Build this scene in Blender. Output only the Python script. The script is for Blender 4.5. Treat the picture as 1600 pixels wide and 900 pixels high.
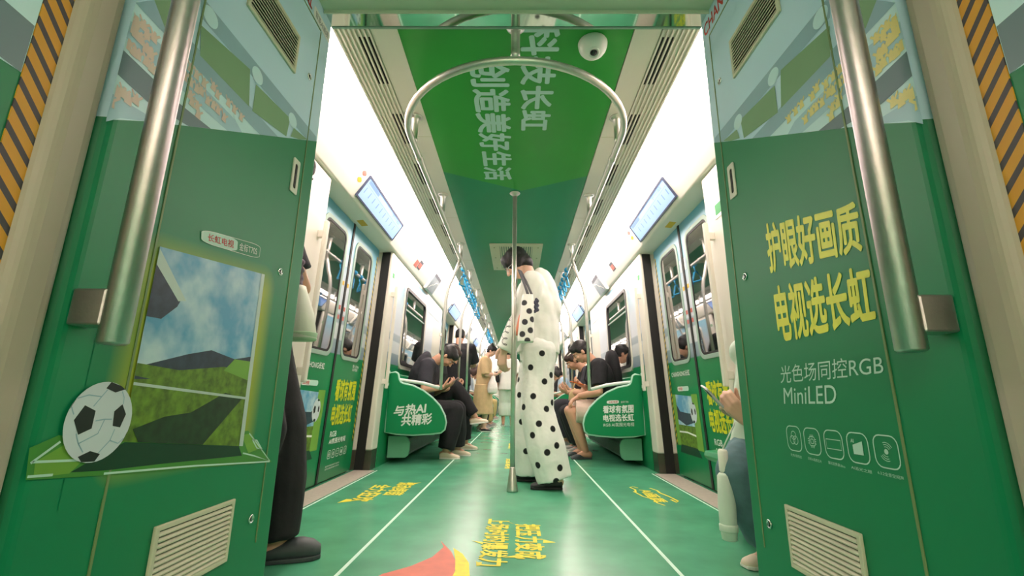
import bpy, bmesh, math, random
import numpy as np
from mathutils import Vector, Matrix
from mathutils.bvhtree import BVHTree
random.seed(7)
sc = bpy.context.scene
for _o in list(bpy.data.objects): bpy.data.objects.remove(_o, do_unlink=True)

# ------------------------------------------------------------------ camera, world, exposure
FOCAL = 713.0                                   # in pixels of a 1600 x 900 frame
CAM = np.array([.015, 0.0, .59])
def nrm(v):
    v = np.asarray(v, float); return v / np.linalg.norm(v)
_cy = nrm([7., -172., -FOCAL]); _cz = np.array([30., 2960., -FOCAL]); _cz = nrm(_cz - _cy * (_cz @ _cy))
CM = np.stack([np.cross(_cy, _cz), _cy, _cz])
cam_d = bpy.data.cameras.new('camera'); cam_d.sensor_width = 36.0; cam_d.lens = FOCAL / 1600 * 36
cam_d.clip_start = .02; cam_d.clip_end = 200
cam = bpy.data.objects.new('camera', cam_d); sc.collection.objects.link(cam); sc.camera = cam
_m = Matrix([list(CM[i]) + [CAM[i]] for i in range(3)] + [[0, 0, 0, 1]]); cam.matrix_world = _m
wd = bpy.data.worlds.new('world'); sc.world = wd; wd.use_nodes = True
wd.node_tree.nodes['Background'].inputs[0].default_value = (.9, 1, .95, 1)
wd.node_tree.nodes['Background'].inputs[1].default_value = .02
sc.view_settings.view_transform = 'Standard'; sc.view_settings.look = 'None'
sc.view_settings.gamma = 1; sc.view_settings.use_curve_mapping = False
sc.view_settings.exposure = 0.8
LAMP = 10.0                                      # emission of the ceiling light diffusers
LAMP_REAR = 14.0                                 # the same lamps in the car behind the camera
sc.cycles.use_denoising = True
sc.cycles.max_bounces = 8; sc.cycles.diffuse_bounces = 4; sc.cycles.glossy_bounces = 4
sc.cycles.sample_clamp_indirect = 6

def px_ray(p): return CM @ np.array([p[0] - 800., 450. - p[1], -FOCAL])
def on_y(p, y): d = px_ray(p); return CAM + d * ((y - CAM[1]) / d[1])
def on_z(p, z): d = px_ray(p); return CAM + d * ((z - CAM[2]) / d[2])

# ------------------------------------------------------------------ materials
def lin(c):
    c = c / 255.; return c / 12.92 if c <= .04045 else ((c + .055) / 1.055) ** 2.4
def rgb(r, g, b): return (lin(r), lin(g), lin(b), 1)
M = {}
def mat(name, col, rough=.5, metal=0., var=.06, scale=6., bump=0., bscale=60., emit=None, es=0., spec=.5, coat=0., ior=1.5):
    m = bpy.data.materials.new(name); m.use_nodes = True; nt = m.node_tree; b = nt.nodes['Principled BSDF']
    c = rgb(*col); b.inputs['Base Color'].default_value = c
    b.inputs['Roughness'].default_value = rough; b.inputs['Metallic'].default_value = metal
    b.inputs['Specular IOR Level'].default_value = spec; b.inputs['Coat Weight'].default_value = coat; b.inputs['IOR'].default_value = ior
    tc = nt.nodes.new('ShaderNodeTexCoord')
    if var > 0:
        n = nt.nodes.new('ShaderNodeTexNoise'); n.inputs['Scale'].default_value = scale; n.inputs['Detail'].default_value = 4
        nt.links.new(tc.outputs['Object'], n.inputs['Vector'])
        r = nt.nodes.new('ShaderNodeValToRGB'); r.color_ramp.elements[0].position = .3; r.color_ramp.elements[1].position = .7
        r.color_ramp.elements[0].color = tuple(x * (1 - var) for x in c[:3]) + (1,)
        r.color_ramp.elements[1].color = tuple(min(1, x * (1 + var)) for x in c[:3]) + (1,)
        nt.links.new(n.outputs['Fac'], r.inputs['Fac']); nt.links.new(r.outputs['Color'], b.inputs['Base Color'])
    if bump > 0:
        n2 = nt.nodes.new('ShaderNodeTexNoise'); n2.inputs['Scale'].default_value = bscale; n2.inputs['Detail'].default_value = 3
        nt.links.new(tc.outputs['Object'], n2.inputs['Vector'])
        bu = nt.nodes.new('ShaderNodeBump'); bu.inputs['Strength'].default_value = bump; bu.inputs['Distance'].default_value = .01
        nt.links.new(n2.outputs['Fac'], bu.inputs['Height']); nt.links.new(bu.outputs['Normal'], b.inputs['Normal'])
    if emit:
        b.inputs['Emission Color'].default_value = rgb(*emit); b.inputs['Emission Strength'].default_value = es
    M[name] = m; return m
def ramp_mat(name, stops, axis, lo, hi, rough=.4, interp='LINEAR', noise=0.):
    """a print whose colours change along one axis of the object: stops = [(coordinate, (r, g, b))]"""
    m = bpy.data.materials.new(name); m.use_nodes = True; nt = m.node_tree; b = nt.nodes['Principled BSDF']
    b.inputs['Roughness'].default_value = rough
    tc = nt.nodes.new('ShaderNodeTexCoord'); sp = nt.nodes.new('ShaderNodeSeparateXYZ')
    nt.links.new(tc.outputs['Object'], sp.inputs[0])
    mr = nt.nodes.new('ShaderNodeMapRange'); mr.inputs[1].default_value = lo; mr.inputs[2].default_value = hi
    src = sp.outputs['XYZ'.index(axis)]
    if noise:
        n = nt.nodes.new('ShaderNodeTexNoise'); n.inputs['Scale'].default_value = 5; nt.links.new(tc.outputs['Object'], n.inputs['Vector'])
        ma = nt.nodes.new('ShaderNodeMath'); ma.operation = 'MULTIPLY_ADD'; ma.inputs[1].default_value = noise
        nt.links.new(n.outputs['Fac'], ma.inputs[0]); nt.links.new(src, ma.inputs[2]); src = ma.outputs[0]
    nt.links.new(src, mr.inputs[0])
    r = nt.nodes.new('ShaderNodeValToRGB'); r.color_ramp.interpolation = interp
    e = r.color_ramp.elements
    while len(e) < len(stops): e.new(.5)
    for k, (p, c) in enumerate(stops):
        e[k].position = (p - lo) / (hi - lo)
    for k, (p, c) in enumerate(stops): e[k].color = rgb(*c)
    nt.links.new(mr.outputs[0], r.inputs[0]); nt.links.new(r.outputs[0], b.inputs['Base Color'])
    M[name] = m; return m
def stripe_mat(name, c1, c2, direction, width, duty=.5, rough=.5):
    """two colours in stripes across DIRECTION (object coordinates)"""
    m = bpy.data.materials.new(name); m.use_nodes = True; nt = m.node_tree; b = nt.nodes['Principled BSDF']
    b.inputs['Roughness'].default_value = rough
    tc = nt.nodes.new('ShaderNodeTexCoord'); dp = nt.nodes.new('ShaderNodeVectorMath'); dp.operation = 'DOT_PRODUCT'
    dp.inputs[1].default_value = direction; nt.links.new(tc.outputs['Object'], dp.inputs[0])
    dv = nt.nodes.new('ShaderNodeMath'); dv.operation = 'DIVIDE'; dv.inputs[1].default_value = width
    nt.links.new(dp.outputs['Value'], dv.inputs[0])
    fr = nt.nodes.new('ShaderNodeMath'); fr.operation = 'FRACT'; nt.links.new(dv.outputs[0], fr.inputs[0])
    gt = nt.nodes.new('ShaderNodeMath'); gt.operation = 'GREATER_THAN'; gt.inputs[1].default_value = duty; nt.links.new(fr.outputs[0], gt.inputs[0])
    mx = nt.nodes.new('ShaderNodeMix'); mx.data_type = 'RGBA'; mx.inputs[6].default_value = rgb(*c1); mx.inputs[7].default_value = rgb(*c2)
    nt.links.new(gt.outputs[0], mx.inputs[0]); nt.links.new(mx.outputs[2], b.inputs['Base Color'])
    M[name] = m; return m
def attr_mat(name, c_in, c_out, thr, soft, rough=.8, bump=.0):
    """colour c_in where the mesh attribute 'dist' is below thr, c_out elsewhere: printed dots and soft printed glows"""
    m = bpy.data.materials.new(name); m.use_nodes = True; nt = m.node_tree; b = nt.nodes['Principled BSDF']
    b.inputs['Roughness'].default_value = rough
    at = nt.nodes.new('ShaderNodeAttribute'); at.attribute_name = 'dist'
    mr = nt.nodes.new('ShaderNodeMapRange'); mr.inputs[1].default_value = thr - soft; mr.inputs[2].default_value = thr + soft
    nt.links.new(at.outputs['Fac'], mr.inputs[0])
    mx = nt.nodes.new('ShaderNodeMix'); mx.data_type = 'RGBA'; mx.inputs[6].default_value = rgb(*c_in); mx.inputs[7].default_value = rgb(*c_out)
    nt.links.new(mr.outputs[0], mx.inputs[0]); nt.links.new(mx.outputs[2], b.inputs['Base Color'])
    if bump:
        tc = nt.nodes.new('ShaderNodeTexCoord'); n2 = nt.nodes.new('ShaderNodeTexNoise'); n2.inputs['Scale'].default_value = 14; nt.links.new(tc.outputs['Object'], n2.inputs['Vector'])
        bu = nt.nodes.new('ShaderNodeBump'); bu.inputs['Strength'].default_value = bump; bu.inputs['Distance'].default_value = .03
        nt.links.new(n2.outputs['Fac'], bu.inputs['Height']); nt.links.new(bu.outputs['Normal'], b.inputs['Normal'])
    M[name] = m; return m

mat('wrap_green', (0, 128, 82), .46, var=.04, scale=2, spec=.5)
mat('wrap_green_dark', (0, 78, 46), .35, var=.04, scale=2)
mat('wrap_sky', (196, 226, 244), .4, var=.03, scale=2)
mat('wrap_light', (206, 236, 244), .4, var=.03)
mat('wrap_mid', (170, 204, 220), .4, var=.03)
mat('wrap_grey', (148, 180, 196), .4, var=.03)
mat('wrap_dark', (104, 126, 136), .4, var=.03)
mat('wrap_olive', (128, 164, 126), .4, var=.05)
mat('crowd_pink', (220, 196, 184), .4, var=.05)
mat('crowd_yellow', (230, 214, 140), .4, var=.05)
mat('beige_plastic', (176, 162, 146), .45, var=.03, scale=3)
mat('lining', (226, 220, 208), .4, var=.02, scale=3)
mat('panel_white', (236, 232, 222), .45, var=.01, scale=3)
mat('grille_beige', (206, 202, 176), .45, var=.03)
mat('seam', (120, 140, 92), .5, var=.05)
mat('black_rubber', (22, 20, 20), .55, var=.1)
mat('slot_black', (8, 8, 8), .8, var=.1)
mat('steel', (214, 210, 202), .38, .9, var=.04, scale=30)
mat('steel_brushed', (206, 194, 196), .4, 1., var=.05, scale=40, bump=.05, bscale=200)
mat('chrome', (225, 225, 225), .12, 1., var=.02)
mat('mirror', (205, 215, 205), .04, 1., var=.0)
mat('kick_steel', (120, 115, 105), .35, 1., var=.06, scale=20)
mat('sill', (186, 176, 164), .5, .2, var=.08, scale=40)
mat('white_text', (226, 232, 226), .5, var=.02)
mat('pale_text', (190, 222, 208), .5, var=.02)
mat('ceiling_text', (192, 224, 220), .5, var=.02)
mat('yellow_text', (214, 214, 30), .5, var=.04)
mat('headline_yellow', (238, 232, 84), .45, var=.04)
mat('floor_yellow', (226, 218, 50), .5, var=.12, scale=30)
mat('red_text', (196, 44, 40), .5, var=.03)
mat('ceiling_green', (44, 158, 56), .4, var=.04, scale=1.5)
mat('ceiling_teal', (4, 138, 96), .4, var=.04, scale=1.5)
mat('header_green', (196, 206, 184), .4, var=.02)
mat('bench_green', (0, 134, 82), .34, var=.03, scale=3)
mat('bench_trim', (176, 214, 196), .4, var=.02)
mat('heater', (106, 176, 140), .45, .0, var=.05, scale=10)
mat('heater_dark', (58, 96, 80), .35, .6, var=.15, scale=30)
mat('glass_dark', (16, 24, 22), .03, 0, var=.0, spec=1., ior=2.3, coat=.6)
mat('glass_frame', (28, 30, 30), .4, var=.05)
mat('frame_pale', (150, 176, 162), .4, var=.03)
mat('strap_blue', (30, 160, 214), .4, var=.04)
mat('screen', (150, 180, 238), .15, var=.0, emit=(158, 186, 240), es=.34)
mat('screen_line', (90, 122, 190), .3, var=0, emit=(118, 150, 220), es=.3)
mat('screen_bezel', (60, 70, 96), .3, var=.05)
mat('screen_dim', (150, 156, 160), .2, var=.2, scale=12, emit=(150, 156, 160), es=.25)
mat('sticker_green', (40, 160, 84), .5, var=.05)
mat('sticker_red', (206, 110, 98), .5, var=.05)
mat('sticker_yellow', (222, 180, 50), .5, var=.05)
mat('sticker_white', (236, 236, 232), .5, var=.02)
mat('sticker_dark', (60, 66, 78), .4, var=.05)
mat('poster_blue', (130, 176, 212), .35, var=.12, scale=20)
mat('cctv_white', (232, 232, 226), .3, var=.01)
mat('ball_white', (206, 214, 222), .45, var=.05, scale=5)
mat('ball_black', (26, 34, 34), .45, var=.1)
mat('pic_sky', (112, 172, 204), .4, var=.14, scale=9)
_r = M['pic_sky'].node_tree.nodes['Color Ramp'].color_ramp; _r.elements[0].color = rgb(92, 160, 200); _r.elements[1].color = rgb(196, 218, 228); _r.elements[0].position = .42; _r.elements[1].position = .68
mat('pic_cloud', (176, 204, 218), .4, var=.08, scale=12)
mat('pic_grass', (96, 128, 34), .45, var=.45, scale=50)
mat('pic_grass_dark', (26, 58, 30), .45, var=.4, scale=40)
mat('pic_stand', (44, 60, 78), .4, var=.3, scale=40)
mat('pic_edge', (190, 206, 200), .4, var=.05)
mat('pitch_green', (70, 140, 54), .4, var=.08)
mat('pitch_lime', (118, 168, 62), .4, var=.08)
mat('pitch_shadow', (6, 58, 36), .4, var=.1)
mat('swoosh_red', (212, 108, 84), .5, var=.12, scale=14)
mat('floor_green', (80, 162, 124), .27, var=.16, scale=4.5, bump=.006, bscale=5)
mat('floor_line', (206, 240, 222), .45, var=.03)
mat('skin', (206, 156, 128), .55, var=.05, scale=12)
mat('skin_fair', (222, 178, 154), .55, var=.05, scale=12)
mat('hair_black', (24, 20, 20), .5, var=.2, scale=40, bump=.3, bscale=120)
mat('hair_brown', (58, 38, 30), .5, var=.25, scale=40, bump=.3, bscale=120)
mat('cloth_black', (24, 24, 28), .85, var=.15, scale=20, bump=.35, bscale=18)
mat('cloth_charcoal', (44, 44, 52), .85, var=.12, scale=20, bump=.3, bscale=18)
mat('cloth_white', (236, 236, 228), .8, var=.03, scale=10, bump=.35, bscale=12)
mat('cloth_beige', (206, 176, 132), .85, var=.08, scale=14, bump=.3, bscale=18)
mat('cloth_khaki', (196, 168, 112), .85, var=.08, scale=14, bump=.3, bscale=18)
mat('cloth_jeans', (86, 120, 126), .85, var=.12, scale=30, bump=.3, bscale=16)
mat('cloth_grey', (110, 118, 126), .85, var=.1, scale=30, bump=.3, bscale=16)
mat('cloth_mint', (206, 222, 206), .8, var=.04, scale=12, bump=.4, bscale=14)
mat('cloth_pinkish', (222, 196, 180), .85, var=.05, bump=.3, bscale=18)
mat('cloth_green', (24, 96, 66), .85, var=.1, bump=.3, bscale=18)
mat('cloth_lightblue', (178, 202, 222), .85, var=.05, bump=.3, bscale=18)
mat('cloth_purple', (130, 112, 128), .85, var=.3, scale=60, bump=.3, bscale=18)
mat('shoe_cream', (226, 212, 186), .6, var=.05)
mat('shoe_sole', (240, 236, 226), .6, var=.03)
mat('shoe_black', (22, 24, 26), .5, var=.1)
mat('clog_grey', (62, 70, 72), .55, var=.06)
mat('sneaker_grey', (168, 164, 160), .6, var=.2, scale=60)
mat('phone_dark', (22, 24, 30), .2, var=.05)
mat('phone_pink', (196, 150, 146), .4, var=.03)
mat('phone_orange', (226, 120, 40), .4, var=.03)
mat('phone_silver', (206, 206, 206), .25, .6, var=.03)
mat('bag_white', (228, 230, 216), .7, var=.04, bump=.3, bscale=14)
mat('bag_floor_bounce', (186, 212, 180), .7, var=.05)  # white bag tinted green: floor reflection painted into the colour
mat('strap_grey', (92, 92, 96), .7, var=.1)
mat('plastic_bag', (238, 232, 226), .4, var=.05, bump=.6, bscale=30)
mat('eye_white', (230, 228, 222), .3, var=0)
mat('eye_dark', (20, 16, 14), .2, var=0)
mat('lip', (176, 104, 96), .5, var=.03)
mat('glasses', (206, 206, 206), .2, .5, var=0)
mat('scrunchie', (76, 74, 92), .8, var=.4, scale=60, bump=.5, bscale=60)
mat('salmon', (224, 132, 104), .7, var=.05)
mat('lamp_diffuser', (250, 250, 244), .5, var=0, emit=(255, 233, 224), es=LAMP)
mat('lamp_diffuser_rear', (250, 250, 244), .5, var=0, emit=(255, 238, 224), es=LAMP_REAR)
mat('end_dark', (16, 16, 18), .6, var=.1)
mat('blue_panel', (60, 140, 190), .3, var=.05)
ramp_mat('door_print', [(0.0, (0, 124, 74)), (.885, (0, 134, 78)), (.89, (132, 150, 164)), (.985, (140, 158, 170)), (.99, (206, 210, 214)), (1.10, (206, 210, 214)), (1.105, (146, 162, 174)), (1.17, (160, 174, 184)), (1.175, (208, 212, 222)), (1.40, (206, 214, 226)), (1.66, (150, 196, 214)), (1.88, (92, 164, 190))], 'Z', 0, 2, .3)
ramp_mat('sky_strip', [(1.55, (190, 214, 226)), (1.75, (132, 184, 206)), (1.9, (96, 164, 190))], 'Z', 1.4, 2, .35)
stripe_mat('hazard_big', (222, 152, 36), (70, 62, 66), (0, 1, .95), .036, .62)
stripe_mat('hazard_big_mirrored', (222, 152, 36), (70, 62, 66), (0, 1, .95), .036, .62)
stripe_mat('hazard_small', (214, 180, 50), (50, 46, 40), (0, 1, 1), .045, .5)
attr_mat('glow_print', (176, 180, 44), (0, 128, 82), .035, .035, .46)
attr_mat('polka_cloth', (18, 18, 20), (240, 240, 234), .0215, .0022, .8, bump=.3)
attr_mat('polka_bag', (58, 58, 62), (240, 238, 232), .0205, .002, .8, bump=.2)
attr_mat('script_cloth', (50, 54, 60), (236, 236, 228), .0035, .0015, .8, bump=.3)

# ------------------------------------------------------------------ object helpers
def link(o): sc.collection.objects.link(o); return o
def tag(o, label=None, cat=None, group=None, kind=None):
    if label: o['label'] = label
    if cat: o['category'] = cat
    if group: o['group'] = group
    if kind: o['kind'] = kind
    return o
def thing(name, label, cat, loc=(0, 0, 0), rz=0., group=None):
    o = bpy.data.objects.new(name, None); link(o); o.location = loc; o.rotation_euler = (0, 0, rz); o.empty_display_size = .05
    return tag(o, label, cat, group)
def copy_tree(o, parent=None):
    c = o.copy(); link(c)
    if parent is not None: c.parent = parent
    for ch in list(o.children): copy_tree(ch, c)
    return c

def world_of(o):
    w = Matrix.Translation(o.location) @ o.rotation_euler.to_matrix().to_4x4()
    return w if o.parent is None else world_of(o.parent) @ o.matrix_parent_inverse @ w

class MB:
    """collects shapes; build() links them as ONE mesh object"""
    def __init__(s): s.v = []; s.f = []; s.m = []; s.sm = []
    def add(s, v, f, m=0, sm=False):
        b = len(s.v); s.v += [tuple(map(float, p)) for p in v]; s.f += [[b + i for i in q] for q in f]; s.m += [m] * len(f); s.sm += [sm] * len(f)
    def box(s, a, b, m=0):
        x0, y0, z0 = (min(a[i], b[i]) for i in range(3)); x1, y1, z1 = (max(a[i], b[i]) for i in range(3))
        s.add([(x0, y0, z0), (x1, y0, z0), (x1, y1, z0), (x0, y1, z0), (x0, y0, z1), (x1, y0, z1), (x1, y1, z1), (x0, y1, z1)],
              [(0, 3, 2, 1), (4, 5, 6, 7), (0, 1, 5, 4), (1, 2, 6, 5), (2, 3, 7, 6), (3, 0, 4, 7)], m)
    def prism(s, p0, p1, m=0, sm=False):
        """closed solid between two polygons with the same number of points"""
        n = len(p0); s.add(list(p0) + list(p1), [list(range(n))[::-1], list(range(n, 2 * n))], m)
        b = len(s.v) - 2 * n
        for i in range(n):
            j = (i + 1) % n; s.f.append([b + i, b + j, b + n + j, b + n + i]); s.m.append(m); s.sm.append(sm)
    def poly(s, p, m=0): s.add(p, [list(range(len(p)))], m)
    def ring(s, o0, i0, o1, i1, m=0):
        """frame between an outer and an inner outline, from depth 0 to depth 1"""
        n = len(o0); f = []
        for k in range(n):
            j = (k + 1) % n
            f += [[k, j, n + j, n + k], [2 * n + j, 2 * n + k, 3 * n + k, 3 * n + j], [k, 2 * n + k, 2 * n + j, j], [n + k, n + j, 3 * n + j, 3 * n + k]]
        s.add(list(o0) + list(i0) + list(o1) + list(i1), f, m)
    def tube(s, pts, r, seg=12, m=0, closed=False, caps=True, flat=None):
        pts = [np.asarray(p, float) for p in pts]; n = len(pts)
        rs = r if hasattr(r, '__len__') else [r] * n
        up = None; V = []
        for i in range(n):
            a = pts[(i - 1) % n] if (closed or i > 0) else pts[0]; b = pts[(i + 1) % n] if (closed or i < n - 1) else pts[-1]
            t = nrm(b - a)
            if up is None:
                up = np.array([0, 0, 1.]) if abs(t[2]) < .9 else np.array([1., 0, 0])
            u = nrm(up - t * (up @ t)); w = np.cross(t, u); up = u
            for k in range(seg):
                th = 2 * math.pi * k / seg
                V.append(pts[i] + (u * math.cos(th) * (flat or 1) + w * math.sin(th)) * rs[i])
        F = []
        for i in range(n if closed else n - 1):
            for k in range(seg):
                k2 = (k + 1) % seg; j = (i + 1) % n
                F.append([i * seg + k, i * seg + k2, j * seg + k2, j * seg + k])
        if caps and not closed: F += [list(range(seg))[::-1], [(n - 1) * seg + k for k in range(seg)]]
        s.add(V, F, m, True)
    def loft(s, rings, m=0):
        n = len(rings[0]); V = [p for r in rings for p in r]; F = []
        for i in range(len(rings) - 1):
            for k in range(n):
                j = (k + 1) % n; F.append([i * n + k, i * n + j, (i + 1) * n + j, (i + 1) * n + k])
        F += [list(range(n))[::-1], [(len(rings) - 1) * n + k for k in range(n)]]
        s.add(V, F, m, True)
    def lathe(s, prof, c, seg=24, m=0, axis=(0, 0, 1)):
        """profile [(radius, height)] turned about an axis through c"""
        ax = nrm(axis); u = nrm(np.cross(ax, [1, 0, 0] if abs(ax[0]) < .9 else [0, 1, 0])); w = np.cross(ax, u); c = np.asarray(c, float)
        R = [[c + ax * h + (u * math.cos(2 * math.pi * k / seg) + w * math.sin(2 * math.pi * k / seg)) * max(r, 1e-4) for k in range(seg)] for r, h in prof]
        s.loft(R, m)
    def ell(s, c, rad, fr=None, m=0, nu=16, nv=10):
        c = np.asarray(c, float); fr = np.eye(3) if fr is None else fr
        R = []
        for i in range(nv + 1):
            ph = -math.pi / 2 + math.pi * i / nv; ph = max(-1.5, min(1.5, ph))
            R.append([c + fr[0] * rad[0] * math.cos(ph) * math.cos(2 * math.pi * k / nu) + fr[1] * rad[1] * math.cos(ph) * math.sin(2 * math.pi * k / nu) + fr[2] * rad[2] * math.sin(ph) for k in range(nu)])
        s.loft(R, m)
    def build(s, name, mats, parent=None, bevel=0., kind=None, seg=2, normals=True, remesh=0., smooth=0, sm_all=False, origin=None):
        me = bpy.data.meshes.new(name); v = s.v
        if origin is not None: v = [(p[0] - origin[0], p[1] - origin[1], p[2] - origin[2]) for p in s.v]
        me.from_pydata(v, [], s.f)
        mats = mats if isinstance(mats, (list, tuple)) else [mats]
        for q in mats: me.materials.append(M[q])
        me.polygons.foreach_set('material_index', s.m); me.polygons.foreach_set('use_smooth', s.sm)
        if normals:
            bm = bmesh.new(); bm.from_mesh(me); bmesh.ops.recalc_face_normals(bm, faces=bm.faces); bm.to_mesh(me); bm.free()
        me.update()
        o = bpy.data.objects.new(name, me); link(o)
        if origin is not None: o.location = origin
        if bevel:
            b = o.modifiers.new('bevel', 'BEVEL'); b.width = bevel; b.segments = seg; b.limit_method = 'ANGLE'; b.angle_limit = .6
        if remesh:
            b = o.modifiers.new('remesh', 'REMESH'); b.mode = 'VOXEL'; b.voxel_size = remesh; b.use_smooth_shade = True
            if smooth:
                q = o.modifiers.new('smooth', 'SMOOTH'); q.factor = .5; q.iterations = smooth
            dg = bpy.context.evaluated_depsgraph_get(); m2 = bpy.data.meshes.new_from_object(o.evaluated_get(dg))
            o.modifiers.clear(); o.data = m2; bpy.data.meshes.remove(me); m2.name = name
            if not m2.materials:
                m2.materials.append(M[mats[0]])
        if parent is not None:
            o.parent = parent
            o.matrix_parent_inverse = world_of(parent).inverted()      # vertices are written in world coordinates
        if kind: o['kind'] = kind
        return o

class Plane:
    """a wall plane on side sgn (-1 left, +1 right): x = sgn*(x0 - k*z - off)"""
    def __init__(s, sgn, x0, k=0.): s.s, s.x0, s.k = sgn, x0, k
    def pt(s, y, z, off=0.): return np.array([s.s * (s.x0 - s.k * z - off), y, z])
    def px(s, p, off=0.):
        d = px_ray(p); x0 = s.x0 - off; t = (s.s * (x0 - s.k * CAM[2]) - CAM[0]) / (d[0] + s.s * s.k * d[2]); q = CAM + t * d
        return q
    def quad(s, pxs, off=.0015): return [s.px(p, off) for p in pxs]
    def slab(s, mb, y0, y1, z0, z1, o0, o1, m=0):
        P = [(y0, z0), (y1, z0), (y1, z1), (y0, z1)]
        mb.prism([s.pt(a, b, o0) for a, b in P], [s.pt(a, b, o1) for a, b in P], m)
    def plate(s, mb, poly, o0, o1, m=0): mb.prism([s.pt(a, b, o0) for a, b in poly], [s.pt(a, b, o1) for a, b in poly], m)
    def frame(s, mb, outer, inner, o0, o1, m=0):
        mb.ring([s.pt(a, b, o0) for a, b in outer], [s.pt(a, b, o0) for a, b in inner], [s.pt(a, b, o1) for a, b in outer], [s.pt(a, b, o1) for a, b in inner], m)
def rrect(y0, y1, z0, z1, r, n=6):
    out = []
    for cy, cz, a0 in ((y1 - r, z1 - r, 0), (y0 + r, z1 - r, 90), (y0 + r, z0 + r, 180), (y1 - r, z0 + r, 270)):
        for k in range(n + 1):
            a = math.radians(a0 + 90 * k / n); out.append((cy + r * math.cos(a), cz + r * math.sin(a)))
    return out
_tc = {}
def text_mesh(body):
    if body not in _tc:
        c = bpy.data.curves.new('text', 'FONT'); c.body = body; c.resolution_u = 4
        o = bpy.data.objects.new('text', c); link(o)
        me = bpy.data.meshes.new_from_object(o.evaluated_get(bpy.context.evaluated_depsgraph_get()))
        v = np.array([x.co[:2] for x in me.vertices]); f = [list(p.vertices) for p in me.polygons]
        lo, hi = v.min(0), v.max(0)
        bpy.data.objects.remove(o); bpy.data.curves.remove(c); bpy.data.meshes.remove(me); _tc[body] = ((v - lo) / (hi - lo), f, hi - lo)
    return _tc[body]
def bil(q, s, t):
    """point of a quad (top-left, top-right, bottom-right, bottom-left) at s to the right and t up"""
    q = [np.asarray(p, float) for p in q]; return q[3] * (1 - s) * (1 - t) + q[2] * s * (1 - t) + q[1] * s * t + q[0] * (1 - s) * t
def put_text(mb, body, q, bold=.02, m=0):
    """writing inside a quad; heavy strokes are struck eight times around the outline, each a hair higher"""
    v, f, sz = text_mesh(body); bx, by = bold / sz[0], bold / sz[1]
    Q = [np.asarray(p, float) for p in q]; nn = nrm(np.cross(Q[2] - Q[3], Q[0] - Q[3]))
    offs = [(0, 0)] if bold < .008 else [(math.cos(k * math.pi / 4), math.sin(k * math.pi / 4)) for k in range(8)] + [(0, 0)]
    for k, (a, b) in enumerate(offs):
        mb.add([bil(Q, bx + x * (1 - 2 * bx) + a * bx, by + y * (1 - 2 * by) + b * by) + nn * .00005 * k for x, y in v], f, m)
def lettering(body, q, material, parent, bold=.02, name='lettering'):
    mb = MB(); put_text(mb, body, q, bold); return mb.build(name, material, parent, normals=False)
def strip2(mb, pts, w, fn, closed=False, m=0):
    """flat line of width w through 2-D points; fn maps (a, b) to 3-D"""
    P = [np.array(p, float) for p in pts]; n = len(P); A = []; B = []
    for i in range(n):
        a = P[(i - 1) % n] if (closed or i) else P[0]; b = P[(i + 1) % n] if (closed or i < n - 1) else P[-1]
        t = nrm(b - a); nn = np.array([-t[1], t[0]]) * w / 2; A.append(P[i] + nn); B.append(P[i] - nn)
    V = [fn(*p) for p in A] + [fn(*p) for p in B]
    F = [[i, (i + 1) % n, n + (i + 1) % n, n + i] for i in range(n if closed else n - 1)]
    mb.add(V, F, m)
SIDES = ((-1, 'left'), (1, 'right'))
# ================================================================== THE SETTING
Y_END = 19.4                    # far end wall of the car
DOORS = [3.27 + 4.3 * k for k in range(4)]
CEIL = 2.1
RIDGE = (1.105, 1.89)           # edge of the valance over doors and windows
DP = {s: Plane(s, 1.33, .0525) for s in (-1, 1)}       # the plane of the doors
LP = {s: Plane(s, 1.19, .035) for s in (-1, 1)}        # the plane of the wall lining between the doors
GP = {s: Plane(s, .75, 0) for s in (-1, 1)}            # the gangway walls

# ---- floor
mb = MB(); mb.box((-1.42, -8.2, -.06), (1.42, Y_END, 0), 0)
floor = mb.build('floor', ['floor_green'], kind='structure')
for s in (-1, 1):
    mb = MB(); mb.box((s * .583, 1.62, 0), (s * .597, Y_END, .001)); mb.build('floor_line', 'floor_line', floor)
    for k, c in enumerate(DOORS):
        mb = MB(); mb.box((s * 1.142, c - .70, 0), (s * 1.31, c + .70, .004)); mb.build('door_sill', 'sill', floor, bevel=.001)
        mb = MB(); mb.box((s * 1.122, c - .72, 0), (s * 1.132, c + .72, .001)); mb.build('floor_line', 'floor_line', floor)
def ftext(body, x0, x1, ya, yb, mat_='floor_yellow', bold=.03, skew=0.):
    """writing on the floor that runs towards the camera, its top towards +x"""
    q = [(x1 + skew, ya, .0012), (x1, yb, .0012), (x0, yb, .0012), (x0 + skew, ya, .0012)]
    return lettering(body, q, mat_, floor, bold, 'floor_lettering')
ftext('把压力变成', .012, .135, 2.40, 1.91)
ftext('上场时的爆发力', -.125, -.012, 2.49, 1.83)
def jag(pts): 
    mb = MB(); mb.poly([(x, y, .0011) for x, y in pts]); mb.build('floor_print', 'floor_yellow', floor, normals=False)
jag([(.135, 2.16), (.185, 2.12), (.13, 2.11)]); jag([(-.01, 2.42), (-.03, 2.45), (.02, 2.39)]); jag([(-.12, 2.11), (-.17, 2.13), (-.12, 2.08)])
jag([(.02, 1.955), (-.035, 1.925), (.05, 1.925)]); jag([(-.125, 1.83), (-.13, 1.88), (-.10, 1.84)])
ftext('燃动绿茵', -.81, -.685, 3.46, 3.02); ftext('全力狂欢', -.955, -.822, 3.36, 2.84)
jag([(-.94, 2.84), (-1.0, 2.80), (-.985, 2.90), (-.95, 2.90)]); jag([(-.70, 3.44), (-.655, 3.47), (-.70, 3.38)])
ftext('AI画质', .83, .92, 3.30, 2.92)
mb = MB()
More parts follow.
